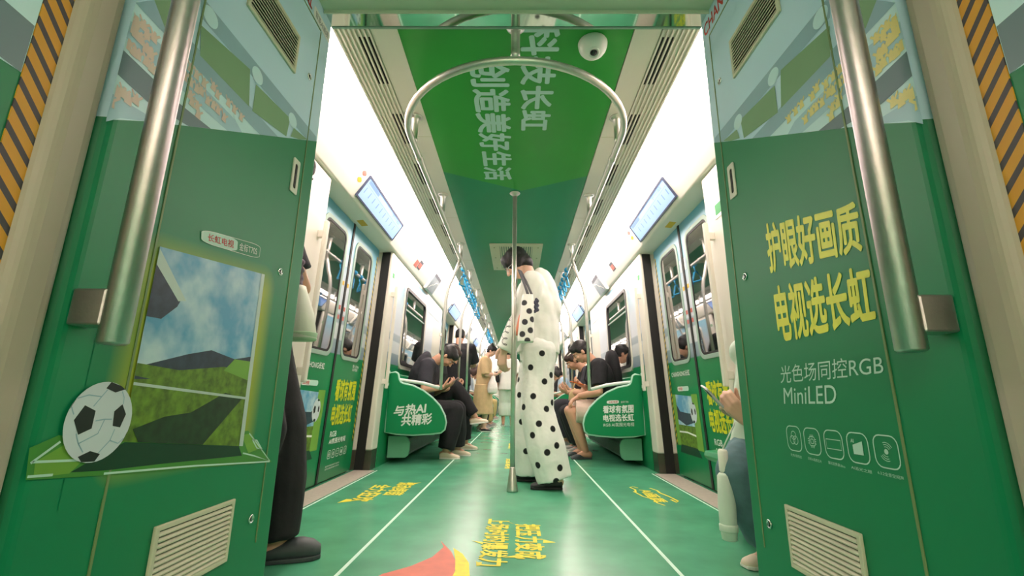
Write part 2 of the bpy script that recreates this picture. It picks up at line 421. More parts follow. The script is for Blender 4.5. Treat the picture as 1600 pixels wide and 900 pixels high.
strip2(mb, [(.80, 3.22), (.815, 3.30), (.80, 3.38), (.825, 3.41), (.85, 3.36)], .012, lambda a, b: (a, b, .0011))
strip2(mb, [(.79, 3.24), (.81, 3.08), (.85, 3.00), (.845, 2.90), (.87, 2.84)], .012, lambda a, b: (a, b, .0011))
strip2(mb, [(.93, 3.36), (.955, 3.28), (.95, 3.20), (.975, 3.08), (.985, 2.96), (.965, 2.92), (.955, 3.0)], .014, lambda a, b: (a, b, .0011))
mb.build('floor_print', 'floor_yellow', floor, normals=False)
mb = MB()
def arcpts(cx, cy, r, a0, a1, n=16): return [(cx + r * math.cos(math.radians(a0 + (a1 - a0) * k / n)), cy + r * math.sin(math.radians(a0 + (a1 - a0) * k / n))) for k in range(n + 1)]
o_ = arcpts(-.52, 1.72, .37, -8, 56); i_ = arcpts(-.62, 1.72, .36, 70, -12)
mb.poly([(x, y, .0010) for x, y in [(-.30, 2.12), (-.235, 1.98), (-.20, 1.86), (-.19, 1.66), (-.47, 1.66), (-.44, 1.74), (-.36, 1.82), (-.30, 1.92), (-.275, 2.04)]])
mb.build('floor_print', 'swoosh_red', floor, normals=False)
mb = MB(); mb.poly([(x, y, .0013) for x, y in [(-.235, 2.03), (-.19, 1.96), (-.155, 1.86), (-.14, 1.74), (-.14, 1.66), (-.20, 1.66), (-.195, 1.78), (-.21, 1.90)]])
mb.build('floor_print', 'floor_yellow', floor, normals=False)
for yc in (4.48, 6.1, 8.2, 10.4):
    ftext('热爱现场', -.085, .01, yc + .34, yc - .32); ftext('尽在长虹', .02, .085, yc + .3, yc - .32)

# ---- ceiling: green printed panel, cream strips, slotted air ducts, valances
mb = MB(); mb.box((-1.42, 1.57, CEIL + .02), (1.42, Y_END, CEIL + .06))
ceiling = mb.build('ceiling', ['panel_white'], kind='structure')
V = [(-.503, 2.86), (.042, 3.152), (.497, 2.915)]
mb = MB(); mb.prism([(x, y, CEIL) for x, y in [(-.503, 1.57), (.497, 1.57), V[2], V[1], V[0]]], [(x, y, CEIL + .02) for x, y in [(-.503, 1.57), (.497, 1.57), V[2], V[1], V[0]]])
pg = mb.build('printed_panel', 'ceiling_green', ceiling)
mb = MB(); mb.prism([(x, y, CEIL) for x, y in [V[0], V[1], V[2], (.497, Y_END), (-.503, Y_END)]], [(x, y, CEIL + .02) for x, y in [V[0], V[1], V[2], (.497, Y_END), (-.503, Y_END)]])
mb.build('printed_panel', 'ceiling_teal', ceiling)
def ctext(body, x0, x1, ya, yb):
    z = CEIL - .0012; return lettering(body, [(x1, ya, z), (x1, yb, z), (x0, yb, z), (x0, ya, z)], 'ceiling_text', ceiling, .03, 'ceiling_lettering')
ctext('科技长虹', .022, .193, 1.565, 2.36); ctext('创造美好生活', -.222, -.027, 1.79, 2.98)
for s in (-1, 1):
    mb = MB(); mb.box((s * .50, 1.57, CEIL - .004), (s * .612, Y_END, CEIL + .02))
    for k in range(14): mb.box((s * .50, 2.42 + 1.25 * k, CEIL - .0048), (s * .612, 2.424 + 1.25 * k, CEIL - .003), 1)
    mb.build('side_strip', ['lining', 'grille_beige'], ceiling)
    mb = MB(); mb.box((s * .612, 1.57, CEIL + .004), (s * .772, Y_END, CEIL + .02))
    for k in range(8):
        x = .618 + k * .0208; mb.box((s * x, 1.57, CEIL - .008), (s * (x + .008), Y_END, CEIL + .01))
    mb.build('air_duct', ['lining'], ceiling)
    mb = MB()
    for k in range(30):
        y = 1.66 + .55 * k
        for j in (0, 1, 2): mb.box((s * (.6265 + j * .0208), y, CEIL + .0015), (s * (.638 + j * .0208), y + .30, CEIL + .005))
    mb.build('duct_slot', 'slot_black', ceiling)
    pr = [(1.105, 1.89), (.985, 2.075), (.985, 2.12), (1.42, 2.12), (1.42, 1.872), (1.232, 1.875)]
    mb = MB(); mb.prism([(s * x, 1.57, z) for x, z in pr], [(s * x, Y_END, z) for x, z in pr])
    mb.build('trim_%d' % (1 if s < 0 else 2), ['panel_white'], kind='structure', bevel=.012, seg=3)

# ---- side walls behind doors and lining (both cars' shells), end wall, car behind the camera
for s, nm in SIDES:
    mb = MB(); mb.prism([DP[s].pt(1.57, z, o) for z, o in ((-.05, -.03), (2.12, -.03), (2.12, -.07), (-.05, -.07))], [DP[s].pt(Y_END, z, o) for z, o in ((-.05, -.03), (2.12, -.03), (2.12, -.07), (-.05, -.07))])
    w = mb.build('wall_%s' % nm, ['lining'], kind='structure')
    # lining bays between the doors, with a steel kick plate, a black rubber edge and the printed wrap
    ends = [1.57] + [c for d in DOORS for c in (d - .72, d + .72)] + [Y_END]
    for b in range(0, len(ends), 2):
        y0, y1 = ends[b], ends[b + 1]
        if y1 - y0 < .3: continue
        mb = MB(); L = LP[s]; D = DP[s]
        def bay(ya, yb, za, zb, m=0):
            mb.prism([L.pt(ya, za), L.pt(ya, zb), D.pt(ya, zb, -.03), D.pt(ya, za, -.03)], [L.pt(yb, za), L.pt(yb, zb), D.pt(yb, zb, -.03), D.pt(yb, za, -.03)], m)
        bay(y0, y1, .155, 1.885)
        ln = mb.build('lining_bay', ['lining'], w, bevel=.012, seg=3)
        mb = MB(); bay(y0 + .003, y1 - .003, 0, .155); mb.build('kick_plate', 'kick_steel', w)
        mb = MB()
        for ya, yb in ((y0 - .012, y0 + .001), (y1 - .001, y1 + .012)):
            mb.prism([D.pt(ya, .0, .012), D.pt(ya, 1.875, .012), D.pt(ya, 1.875, .085), D.pt(ya, .0, .085)], [D.pt(yb, .0, .012), D.pt(yb, 1.875, .012), D.pt(yb, 1.875, .085), D.pt(yb, .0, .085)])
        mb.build('rubber_edge', 'black_rubber', w)
        if b == 0: continue
        # printed wrap: green below the windows, pale blue band above them, stadium print by the door
        mb = MB(); L.slab(mb, y0 + .15, y1 - .15, .0, .86, -.001, .0035); mb.build('wrap_print', 'bench_green', w)
        mb = MB(); L.slab(mb, y0 + .15, y1 - .15, 1.66, 1.84, -.001, .003); mb.build('wrap_print', 'sky_strip', w)
        mb = MB(); L.slab(mb, y0 + .15, y0 + .56, .86, 1.66, -.001, .003); mb.build('wrap_print', 'door_print', w)
        mb = MB(); L.slab(mb, y0 + 1.72, y0 + 2.2, .9, 1.62, -.001, .003); mb.build('wrap_print', 'door_print', w)
        # window
        fr = mb = MB(); yw0, yw1 = y0 + .58, y0 + 1.58
        L.frame(mb, rrect(yw0 - .05, yw1 + .07, .86, 1.74, .10), rrect(yw0 - .012, yw1 + .012, .90, 1.70, .07), -.001, .012); mb.build('window_surround', 'lining', w, bevel=.004)
        mb = MB(); L.frame(mb, rrect(yw0 - .012, yw1 + .012, .90, 1.70, .07), rrect(yw0 + .02, yw1 - .03, .93, 1.67, .05), -.001, .018); win = mb.build('window_%d' % (b // 2 + (0 if s < 0 else 10)), 'glass_frame', kind='structure')
        mb = MB(); L.slab(mb, yw0 + .0, yw1 - .0, .91, 1.69, -.001, .004); mb.build('pane', 'glass_dark', win)
        mb = MB(); L.slab(mb, yw0 + .02, yw1 - .03, 1.46, 1.475, .003, .012); mb.build('glazing_bar', 'frame_pale', win)
    # seam lines, small green exit stickers on the door posts
    for c in DOORS[:2]:
        mb = MB(); LP[s].slab(mb, c + .755, c + .835, 1.64, 1.75, .0005, .0022, 0); LP[s].slab(mb, c + .765, c + .825, 1.655, 1.70, .002, .003, 1)
        tag(mb.build('exit_sticker', ['sticker_white', 'sticker_green']), 'small green and white sticker on the %s post beyond the %s sliding door' % (nm, 'nearer' if c == DOORS[0] else 'second'), 'sticker')
    mb = MB(); LP[s].slab(mb, 2.33, 2.43, 1.58, 1.70, .0005, .0022, 0); LP[s].slab(mb, 2.345, 2.415, 1.60, 1.66, .002, .003, 1)
    if s > 0: tag(mb.build('exit_sticker', ['sticker_white', 'sticker_green']), 'green emergency sticker on the white post beside the right green cabinet', 'sticker')

# ---- sliding doors
def symbol_row(mb, fn, y0, z0, size, gap, n=5, m=0, w=.004):
    """the row of five line icons printed under the slogans: ring trio, chip, screen, AI beam, disc"""
    for k in range(n):
        c = y0 + k * gap
        strip2(mb, [(c + a, z0 + b) for a, b in rrect(-size / 2, size / 2, -size / 2, size / 2, size * .28, 4)], w, fn, True, m)
        q = size * .17
        def circ(cx, cz, r, nn=14): return [(c + cx + r * math.cos(2 * math.pi * i / nn), z0 + cz + r * math.sin(2 * math.pi * i / nn)) for i in range(nn)]
        if k == 0:
            for a in (90, 210, 330): strip2(mb, circ(q * .75 * math.cos(math.radians(a)), q * .75 * math.sin(math.radians(a)), q), w * .7, fn, True, m)
        elif k == 1:
            strip2(mb, [(c + a, z0 + b) for a, b in rrect(-q, q, -q, q, q * .4, 3)], w * .7, fn, True, m)
            strip2(mb, [(c + a, z0 + b) for a, b in rrect(-q * .5, q * .5, -q * .5, q * .5, q * .2, 3)], w * .7, fn, True, m)
            for t in (-.5, 0, .5):
                for (a, b, d, e) in ((t * q, q, t * q, q * 1.5), (t * q, -q, t * q, -q * 1.5), (q, t * q, q * 1.5, t * q), (-q, t * q, -q * 1.5, t * q)):
                    strip2(mb, [(c + a, z0 + b), (c + d, z0 + e)], w * .7, fn, False, m)
        elif k == 2:
            strip2(mb, [(c - size * .4, z0 - q), (c + size * .4, z0 - q), (c + size * .4, z0 + q), (c - size * .4, z0 + q)], w * .7, fn, True, m)
        elif k == 3:
            mb.add([fn(c - q * 1.4, z0 - q * 1.3), fn(c + q * 1.4, z0 - q * 1.3), fn(c + q * 1.4, z0 + q * 1.4), fn(c - q * 1.4, z0 + q * .5)], [[0, 1, 2, 3]], m)
            put_text(mb, 'AI', [fn(c - q * 1.8, z0 + q * 1.7), fn(c - q * .9, z0 + q * 1.7), fn(c - q * .9, z0 + q * .95), fn(c - q * 1.8, z0 + q * .95)], .02, m)
        else:
            mb.add([fn(*p) for p in circ(0, 0, q * .5)], [list(range(14))], m)
            for r in (.9, 1.3, 1.7):
                for a0 in (30, 210):
                    strip2(mb, [(c + q * r * math.cos(math.radians(a0 + t)), z0 + q * r * math.sin(math.radians(a0 + t))) for t in range(0, 100, 20)], w * .5, fn, False, m)
def soccer_ball(mb, fn, cx, cz, r, rz=None, mw=0, mk=1, lift=0., seam=None):
    rz = rz or r
    mb.add([fn(cx + r * math.cos(2 * math.pi * i / 40), cz + rz * math.sin(2 * math.pi * i / 40), lift) for i in range(40)], [list(range(40))], mw)
    def pent(px, pz, s_, rot, sx=1, sz=1):
        P = []
        for i in range(5):
            a = math.radians(rot + 72 * i); x, z = px + s_ * sx * math.cos(a), pz + s_ * sz * math.sin(a)
            d = math.hypot(x, z); x, z = (x / d, z / d) if d > 1 else (x, z)
            P.append(fn(cx + x * r, cz + z * rz, lift + .0004))
        mb.add(P, [list(range(5))], mk)
    pent(-.46, .06, .32, 35, .95, 1.15); pent(.56, .10, .27, 10, .8, 1.2); pent(.28, .88, .30, 54, 1.1, .5); pent(-.12, -.86, .30, 90, 1.1, .5)
    pent(-.98, .52, .2, 20, .5, 1); pent(.98, -.5, .2, 50, .5, 1)
    if seam is not None:
        for L_ in ([(-.30, .38), (-.12, .62), (.02, .80)], [(-.15, .02), (.12, .05), (.34, .04)], [(-.62, -.26), (-.5, -.5), (-.32, -.72)], [(.5, -.22), (.42, -.5), (.12, -.80)], [(.62, .42), (.6, .6), (.5, .76)], [(-.8, .2), (-.86, .3), (-.9, .38)], [(.12, .05), (.0, -.3), (-.5, -.5)], [(.42, -.5), (.7, -.6), (.86, -.48)], [(-.12, .62), (-.5, .66), (-.8, .58)]):
            strip2(mb, L_, .03, lambda a, b: fn(cx + a * r, cz + b * rz, lift + .0003), False, seam)
def sliding_leaf(s, nm, idx, c, left_in_view, detailed):
    """one door leaf; t runs to the right as seen from inside, 0 .. .65"""
    D = DP[s]; dr = 1 if s < 0 else -1                       # direction of t along y
    ys = c - .652 if (left_in_view == (s < 0)) else c + .002
    y_of = (lambda t: ys + t) if s < 0 else (lambda t: ys + .65 - t)
    mb = MB(); D.slab(mb, ys, ys + .65, .012, 1.875, -.025, 0)
    lf = mb.build('door_%d' % idx, ['door_print'], kind='structure', bevel=.006)
    a, b = (.17, .54) if left_in_view else (.11, .48)
    ya, yb = sorted((y_of(a), y_of(b)))
    mb = MB(); D.frame(mb, rrect(ya - .03, yb + .03, .855, 1.78, .085), rrect(ya, yb, .885, 1.75, .06), -.001, .006); mb.build('window_frame', 'frame_pale', lf, bevel=.003)
    mb = MB(); D.frame(mb, rrect(ya, yb, .885, 1.75, .06), rrect(ya + .014, yb - .014, .90, 1.735, .05), -.001, .004); mb.build('window_gasket', 'black_rubber', lf)
    mb = MB(); D.plate(mb, rrect(ya + .012, yb - .012, .898, 1.737, .05), -.001, .0015); mb.build('window_pane', 'glass_dark', lf)
    # rubber edge where the leaves meet, hazard strip at the outer edge
    e = y_of(.645) if left_in_view else y_of(.005)
    mb = MB(); D.slab(mb, e - .008, e + .008, .014, 1.873, -.026, .006); mb.build('rubber_edge', 'black_rubber', lf)
    e = y_of(.035) if left_in_view else y_of(.615)
    mb = MB(); D.slab(mb, e - .011, e + .011, .24, 1.80, -.001, .0018); mb.build('hazard_strip', 'hazard_small', lf)
    if not detailed: return lf
    fn = lambda t, z, off=0.: D.pt(y_of(t), z, .0016 + off)
    Q = lambda t0, t1, z0, z1: [fn(t0, z1), fn(t1, z1), fn(t1, z0), fn(t0, z0)]
    if left_in_view:
        lettering('CHANGHONG长虹', Q(.10, .50, .765, .81), 'white_text', lf, .02)
        mb = MB(); mb.poly([fn(t, z) for t, z in rrect(.20, .33, .655, .69, .016)], 0); mb.poly([fn(t, z, .0003) for t, z in rrect(.315, .44, .655, .69, .016)], 1)
        put_text(mb, '长虹电视', Q(.215, .31, .66, .685), .02, 2); mb.build('lettering', ['white_text', 'pale_text', 'red_text'], lf, normals=False)
        mb = MB(); mb.poly([fn(t, z) for t, z in ((.13, .25), (.47, .25), (.47, .40), (.13, .40))], 1)
        mb.poly([fn(t, z) for t, z in ((.13, .40), (.47, .40), (.47, .615), (.13, .63))], 0)
        mb.poly([fn(t, z, .0003) for t, z in ((.13, .44), (.30, .40), (.47, .43), (.47, .52), (.40, .49), (.20, .5), (.13, .55))], 2)
        mb.poly([fn(t, z, .0005) for t, z in ((.13, .34), (.30, .345), (.47, .33), (.47, .343), (.30, .357), (.13, .352))], 3)
        mb.poly([fn(t, z) for t, z in ((.13, .25), (.47, .25), (.53, .19), (.10, .19))], 4)
        mb.build('picture', ['pic_sky', 'pic_grass', 'pic_stand', 'white_text', 'pitch_shadow'], lf, normals=False)
        for t0, t1 in ((.06, .13), (.47, .58)):
            mb = MB(); mb.poly([fn(t, z) for t, z in ((t0, .24), (t1, .24), (t1, .63), (t0, .63))]); mb.build('picture_glow', 'pitch_lime', lf, normals=False)
        mb = MB(); soccer_ball(mb, lambda t, z, l=0: fn(t, z, .001 + l), .475, .50, .06, .075); mb.build('picture_ball', ['ball_white', 'ball_black'], lf, normals=False)
    else:
        lettering('量子点Mini\nLED电视', Q(.38, .52, .785, .835), 'white_text', lf, .01)
        lettering('看球有氛围', Q(.10, .52, .555, .715), 'yellow_text', lf, .03); lettering('电视选长虹', Q(.09, .50, .385, .535), 'yellow_text', lf, .03)
        lettering('RGB', Q(.12, .24, .305, .345), 'white_text', lf, .02); lettering('AI氛围光电视', Q(.12, .44, .255, .295), 'white_text', lf, .02)
        mb = MB(); symbol_row(mb, lambda t, z: fn(t, z), .155, .185, .055, .078, w=.004); mb.build('lettering', 'white_text', lf, normals=False)
        mb = MB()
        for k in range(2): put_text(mb, '画质效果因观看环境而异', Q(.12, .38, .10 - k * .018, .112 - k * .018), 0)
        mb.build('lettering', 'white_text', lf, normals=False)
    # small warning stickers beside the seam
    mb = MB(); t0 = .585 if left_in_view else .02
    for k, z in enumerate((1.52, 1.38, 1.20, 1.13)): mb.poly([fn(t, zz, .0004) for t, zz in ((t0, z), (t0 + .034, z), (t0 + .034, z + (.09 if k < 1 else .03)), (t0, z + (.09 if k < 1 else .03)))], 0 if k < 1 else (1 if k > 1 else 2))
    mb.build('warning_sticker', ['sticker_white', 'sticker_red', 'sticker_yellow'], lf, normals=False)
    return lf
n_ = 1
for s, nm in SIDES:
    for k, c in enumerate(DOORS):
        for lv in (True, False): sliding_leaf(s, nm, n_, c, lv, k == 0); n_ += 1

# ---- far end of the car
mb = MB(); mb.box((-1.42, Y_END, 0), (-.55, Y_END + .08, 2.12)); mb.box((.55, Y_END, 0), (1.42, Y_END + .08, 2.12)); mb.box((-.55, Y_END, 1.95), (.55, Y_END + .08, 2.12))
wf = mb.build('wall_far', ['lining'], kind='structure')
mb = MB(); mb.box((-.6, Y_END + 1.2, -.05), (.6, Y_END + 1.25, 2.1)); mb.build('gangway_door', 'blue_panel', wf)
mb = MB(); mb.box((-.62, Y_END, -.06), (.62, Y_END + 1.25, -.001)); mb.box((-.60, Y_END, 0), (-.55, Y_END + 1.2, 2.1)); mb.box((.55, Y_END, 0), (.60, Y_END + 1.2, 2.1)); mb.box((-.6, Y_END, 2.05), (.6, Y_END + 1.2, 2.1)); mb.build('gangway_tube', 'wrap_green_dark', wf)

# ---- the car behind the camera (shell only; its lamps light the gangway)
mb = MB()
mb.box((-1.42, -8.2, 0), (1.42, -8.1, 2.15)); mb.box((-1.42, -8.1, 0), (-1.33, -.62, 2.15)); mb.box((1.33, -8.1, 0), (1.42, -.62, 2.15)); mb.box((-1.42, -8.1, 2.1), (1.42, -.62, 2.15))
mb.box((-1.42, -.62, 0), (-.72, -.56, 2.15)); mb.box((.72, -.62, 0), (1.42, -.56, 2.15))
mb.build('wall_rear', ['lining'], kind='structure')

# ---- gangway: header with mirror strip, ceiling, side walls behind the cabinets
mb = MB(); mb.box((-.80, -.62, 2.06), (.80, 1.474, 2.16)); mb.build('trim_3', ['header_green'], kind='structure')
mb = MB(); mb.box((-.80, 1.474, 2.045), (.80, 1.478, 2.1), 1); mb.box((-.80, 1.478, 2.06), (.80, 1.560, 2.1), 0)
hd = mb.build('trim_4', ['mirror', 'header_green'], kind='structure')
mb = MB(); mb.box((-.752, 1.558, 2.056), (.752, 1.566, 2.1)); mb.build('edge_bead', 'frame_pale', hd)
mb = MB(); mb.box((-1.42, 1.566, 2.1), (1.42, 1.575, 2.16)); mb.box((-1.42, 1.50, -.01), (-.79, 1.556, 2.12)); mb.box((.79, 1.50, -.01), (1.42, 1.556, 2.12)); mb.build('wall_near', ['lining'], kind='structure')

# lamps: long diffusers along both sides of the ceiling
for s, nm in SIDES:
    for k in range(8):
        y0 = 1.585 + k * 2.2; y1 = min(y0 + 2.19, Y_END - .01)
        pr = [(.985, 2.070), (.94, 2.069), (.88, 2.072), (.82, 2.080), (.785, 2.090), (.775, 2.10), (.775, 2.118), (.985, 2.118)]
        mb = MB(); mb.prism([(s * x, y0, z) for x, z in pr], [(s * x, y1, z) for x, z in pr])
        tag(mb.build('ceiling_light', 'lamp_diffuser'), '%s long white ceiling light on the %s side, counted from the camera' % (['first', 'second', 'third', 'fourth', 'fifth', 'sixth', 'seventh', 'eighth'][k], nm), 'light', 'ceiling light diffusers')
    for k in range(3):
        mb = MB(); mb.box((s * .78, -7.6 + 2.3 * k, 2.06), (s * .98, -5.5 + 2.3 * k, 2.099))
        tag(mb.build('ceiling_light', 'lamp_diffuser_rear'), '%s white ceiling light on the %s side behind the camera' % (['first', 'second', 'third'][k], nm), 'light', 'ceiling lights behind the camera')
# ================================================================== GANGWAY CABINETS
def stadium_print(s, parent, crowd):
    """the printed stadium picture on the upper half of a gangway cabinet: stands, roof, crowd"""
    G = GP[-1]
    ln = lambda y: 1.087 + (y - .735) * .5455                 # lower edge of the picture
    def P(pxs):                                               # outline on the left wall, mirrored for the right one
        out = [G.px((x / 3., y / 3.)) for x, y in pxs]; return [(q[1], max(q[2], ln(q[1]))) for q in out]
    def plate(pxs, m, off):
        mb = MB(); mb.poly([GP[s].pt(min(max(y, .742), 1.553), z, off) for y, z in P(pxs)]); return mb
    items = [([(560, 0), (640, 0), (985, 330), (1300, 640), (1225, 640), (985, 610), (690, 570), (470, 550), (415, 560), (500, 230)], 'wrap_light', .0006),
             ([(500, 70), (590, 78), (780, 230), (1100, 560), (1130, 640), (1060, 640), (760, 340), (560, 150), (490, 160)], 'wrap_mid', .0009),
             ([(430, 430), (520, 435), (690, 540), (700, 575), (560, 565), (420, 520)], 'wrap_mid', .0009),
             ([(505, 228), (570, 230), (820, 470), (985, 612), (880, 600), (690, 478), (545, 345), (475, 338)], 'wrap_dark', .0012),
             ([(620, 0), (720, 0), (1300, 645), (1215, 640), (985, 390), (770, 160)], 'wrap_grey', .0014),
             ([(720, 0), (830, 0), (830, 140), (770, 130)], 'wrap_olive', .0016),
             ([(940, 118), (1170, 325), (1165, 500), (935, 260)], 'wrap_olive', .0016),
             ([(1198, 395), (1358, 555), (1340, 640), (1180, 520)], 'wrap_olive', .0016),
             ([(1375, 600), (1440, 655), (1400, 655), (1360, 640)], 'wrap_olive', .0016),
             ([(940, 0), (960, 0), (1480, 640), (1480, 665), (1440, 660), (940, 80)], 'wrap_grey', .0011)]
    for pxs, m, off in items: plate(pxs, m, off).build('stadium_print', m, parent, normals=False)
    for cx, cy in ((985, 80), (1205, 355), (1370, 565)):
        mb = MB(); q = G.px((cx / 3., cy / 3.)); mb.poly([GP[s].pt(q[1] + .028 * math.cos(a * math.pi / 10), q[2] + .024 * math.sin(a * math.pi / 10), .0018) for a in range(20)])
        mb.build('floodlight_print', 'wrap_light', parent, normals=False)
    rnd = random.Random(3); mb = MB()
    bands = [((600, 60), (740, 190)), ((590, 110), (720, 260)), ((580, 200), (720, 320)), ((870, 290), (1180, 600)), ((850, 330), (1080, 590)), ((520, 400), (640, 480)), ((500, 470), (660, 545)), ((880, 440), (960, 560))]
    for (xa, ya), (xb, yb) in bands:
        nk = 5 if xb - xa < 200 else 9
        for k in range(nk):
            t = (k + .5) / nk; cx, cy = xa + (xb - xa) * t + rnd.uniform(-10, 10), ya + (yb - ya) * t + rnd.uniform(-10, 10)
            q = G.px((cx / 3., cy / 3.)); sz = .0115
            if q[2] < ln(q[1]) + .03: continue
            pts = [(-.8, -1.2), (.8, -1.2), (.6, 0), (1.3, .9), (.9, 1.1), (.35, .45), (.2, 1.0), (-.3, 1.0), (-.35, .4), (-1.1, 1.3), (-1.3, 1.0), (-.6, 0)]
            mb.poly([GP[s].pt(min(max(q[1] + a * sz, .745), 1.55), q[2] + b * sz * .95, .00165 + .000006 * len(mb.f)) for a, b in pts])
    mb.build('crowd_pattern', crowd, parent, normals=False)

def louvre_grille(s, y0, y1, z0, z1, n, parent):
    G = GP[s]; mb = MB()
    G.frame(mb, [(y0, z0), (y1, z0), (y1, z1), (y0, z1)], [(y0 + .012, z0 + .012), (y1 - .012, z0 + .012), (y1 - .012, z1 - .012), (y0 + .012, z1 - .012)], 0, .008)
    gr = mb.build('vent_grille', 'grille_beige', parent, bevel=.002)
    mb = MB(); G.slab(mb, y0 + .01, y1 - .01, z0 + .01, z1 - .01, .0, .0008); mb.build('dark_recess', 'slot_black', gr)
    h = (z1 - z0 - .024) / n
    for k in range(n):
        z = z0 + .012 + k * h; mb = MB()
        mb.prism([G.pt(y0 + .012, z + h * .05, .008), G.pt(y0 + .012, z + h * .3, .0085), G.pt(y0 + .012, z + h * .78, .003), G.pt(y0 + .012, z + h * .62, .001)],
                 [G.pt(y1 - .012, z + h * .05, .008), G.pt(y1 - .012, z + h * .3, .0085), G.pt(y1 - .012, z + h * .78, .003), G.pt(y1 - .012, z + h * .62, .001)])
        mb.build('slat', 'grille_beige', gr)
def keyhole_lock(s, y, z, parent):
    G = GP[s]; mb = MB(); ax = (-s, 0, 0)
    mb.lathe([(.0, 0), (.012, 0), (.0135, .002), (.0115, .004), (.0095, .004), (.009, .0025), (.0, .0025)], G.pt(y, z), 20, 0, ax)
    lk = mb.build('lock', 'chrome', parent)
    mb = MB(); mb.lathe([(0, .0024), (.0065, .0024), (.0065, .0032), (0, .0032)], G.pt(y, z), 16, 0, ax); mb.build('lock_core', 'slot_black', lk)
    mb = MB(); G.slab(mb, y - .002, y + .002, z - .005, z + .005, .003, .0046); mb.build('key_slot', 'chrome', lk)
for s, nm in SIDES:
    G = GP[s]
    cab = thing('equipment_cabinet', 'floor to ceiling green cabinet with soccer ball and stadium picture' if s < 0 else 'floor to ceiling green cabinet with yellow headline and row of icons', 'cabinet', (s * .78, 1.15, 0))
    # carcass: rounded at both vertical edges
    def outline(o=0.):
        r = .03; pts = [(s * .84, .70 + .0)]
        pts += [(s * (.75 + r - r * math.sin(math.radians(a))), .735 + r - r * math.cos(math.radians(a)) - .0) for a in range(0, 91, 15)]
        r2 = .012
        pts += [(s * (.75 + r2 - r2 * math.cos(math.radians(a))), 1.556 - r2 + r2 * math.sin(math.radians(a))) for a in range(0, 91, 15)]
        return pts + [(s * .84, 1.556)]
    pts = outline(); mb = MB(); mb.prism([(x, y, 0) for x, y in pts], [(x, y, 2.06) for x, y in pts])
    body = mb.build('body', ['wrap_green'], cab)
    # pale blue upper wrap (a thin vinyl skin that follows the rounded edges)
    ln = lambda y: 1.087 + (y - .735) * .5455
    sk = [p for p in pts[1:-1]]; mb = MB()
    lo = [(x - s * .0004, y - (.0004 if i < 3 else 0), ln(y)) for i, (x, y) in enumerate(sk)]; hi = [(x, y, 2.06) for x, y, z in lo]; n = len(lo)
    mb.add(lo + hi, [[i, i + 1, n + i + 1, n + i] for i in range(n - 1)], 0, True); mb.build('sky_wrap', 'wrap_sky', cab, normals=False)
    stadium_print(s, cab, 'crowd_pink' if s < 0 else 'crowd_yellow')
    # access door: thin seams around it
    y0, y1, zt, dy = .905, 1.47, 1.955, (0 if s < 0 else .02)
    mb = MB()
    for a, b, c, d in ((y0 + dy / 2, y0 + .005 + dy / 2, 0, zt), (y1 + dy, y1 + .004 + dy, .17, zt), (y0 + dy / 2, y1 + dy, zt, zt + .004)): G.slab(mb, a, b, c, d, 0, .0023)
    mb.build('door_seam', 'seam', cab)
    # recessed pull latch
    yl, zl = 1.42 + dy, 1.32
    mb = MB(); G.frame(mb, rrect(yl - .022, yl + .022, zl - .062, zl + .062, .006), rrect(yl - .009, yl + .009, zl - .045, zl + .045, .0085), 0, .005)
    lt = mb.build('latch', 'lining', cab, bevel=.0015)
    mb = MB(); G.plate(mb, rrect(yl - .0095, yl + .0095, zl - .046, zl + .046, .009), 0, .0028); mb.build('latch_recess', 'slot_black', lt)
    mb = MB(); G.plate(mb, rrect(yl - .004, yl + .003, zl - .035, zl + .035, .003), .002, .0042); mb.build('latch_lever', 'black_rubber', lt)
    for y, z in ((1.409, .978), (1.43, .243), (1.43, 1.722)): keyhole_lock(s, y + dy, z, cab)
    louvre_grille(s, 1.048 + dy, 1.328 + dy, .165, .318, 11, cab); louvre_grille(s, 1.048 + dy, 1.328 + dy, 1.652, 1.80, 10, cab)
    fn = lambda y, z, o=0.: G.pt(y, z, (.002 if s < 0 else .0009) + o)
    if s < 0:
        # picture: sky, stands and grass, with its glow, its fold-out pitch and the ball
        gl = MB(); N = 24; Yg = np.linspace(.82, 1.46, 40); Zg = np.linspace(.40, 1.0, 36)
        gl.add([fn(y, z, -.0012) for z in Zg for y in Yg], [[j * 40 + i, j * 40 + i + 1, (j + 1) * 40 + i + 1, (j + 1) * 40 + i] for j in range(35) for i in range(39)])
        g = gl.build('picture_glow', 'glow_print', cab, normals=False)
        at = g.data.attributes.new('dist', 'FLOAT', 'POINT'); d = []
        for z in Zg:
            for y in Yg:
                zt_ = .905 + (y - .92) * .11; dx = max(.925 - y, y - 1.325, 0); dz = max(.50 - z, z - zt_ + .06, 0); d.append(math.hypot(dx, dz * .8))
        at.data.foreach_set('value', d)
        q = G.quad([(250, 385), (410, 428), (375, 697), (190, 690)], .0028); B = lambda a, b, o=0.: bil(q, a, b) + np.array([-s * o, 0, 0])
        mb = MB()
        mb.poly([B(0, .3), B(1, .3), B(1, 1), B(0, 1)], 0)
        mb.poly([B(0, .36, .0005), B(.35, .46, .0005), B(.55, .50, .0005), B(.8, .47, .0005), B(1, .50, .0005), B(1, .36, .0005), B(.5, .34, .0005), B(0, .30, .0005)], 2)
        mb.poly([B(0, .97, .0005), B(.22, .74, .0005), B(.2, .70, .0005), B(.1, .62, .0005), B(0, .62, .0005)], 2)
        mb.poly([B(0, .99, .0007), B(.26, .74, .0007), B(.2, .73, .0007), B(0, .9, .0007)], 5)
        mb.poly([B(0, 0), B(1, 0), B(1, .40, .0006), B(.7, .42, .0006), B(.3, .37, .0006), B(0, .38, .0006)], 3)
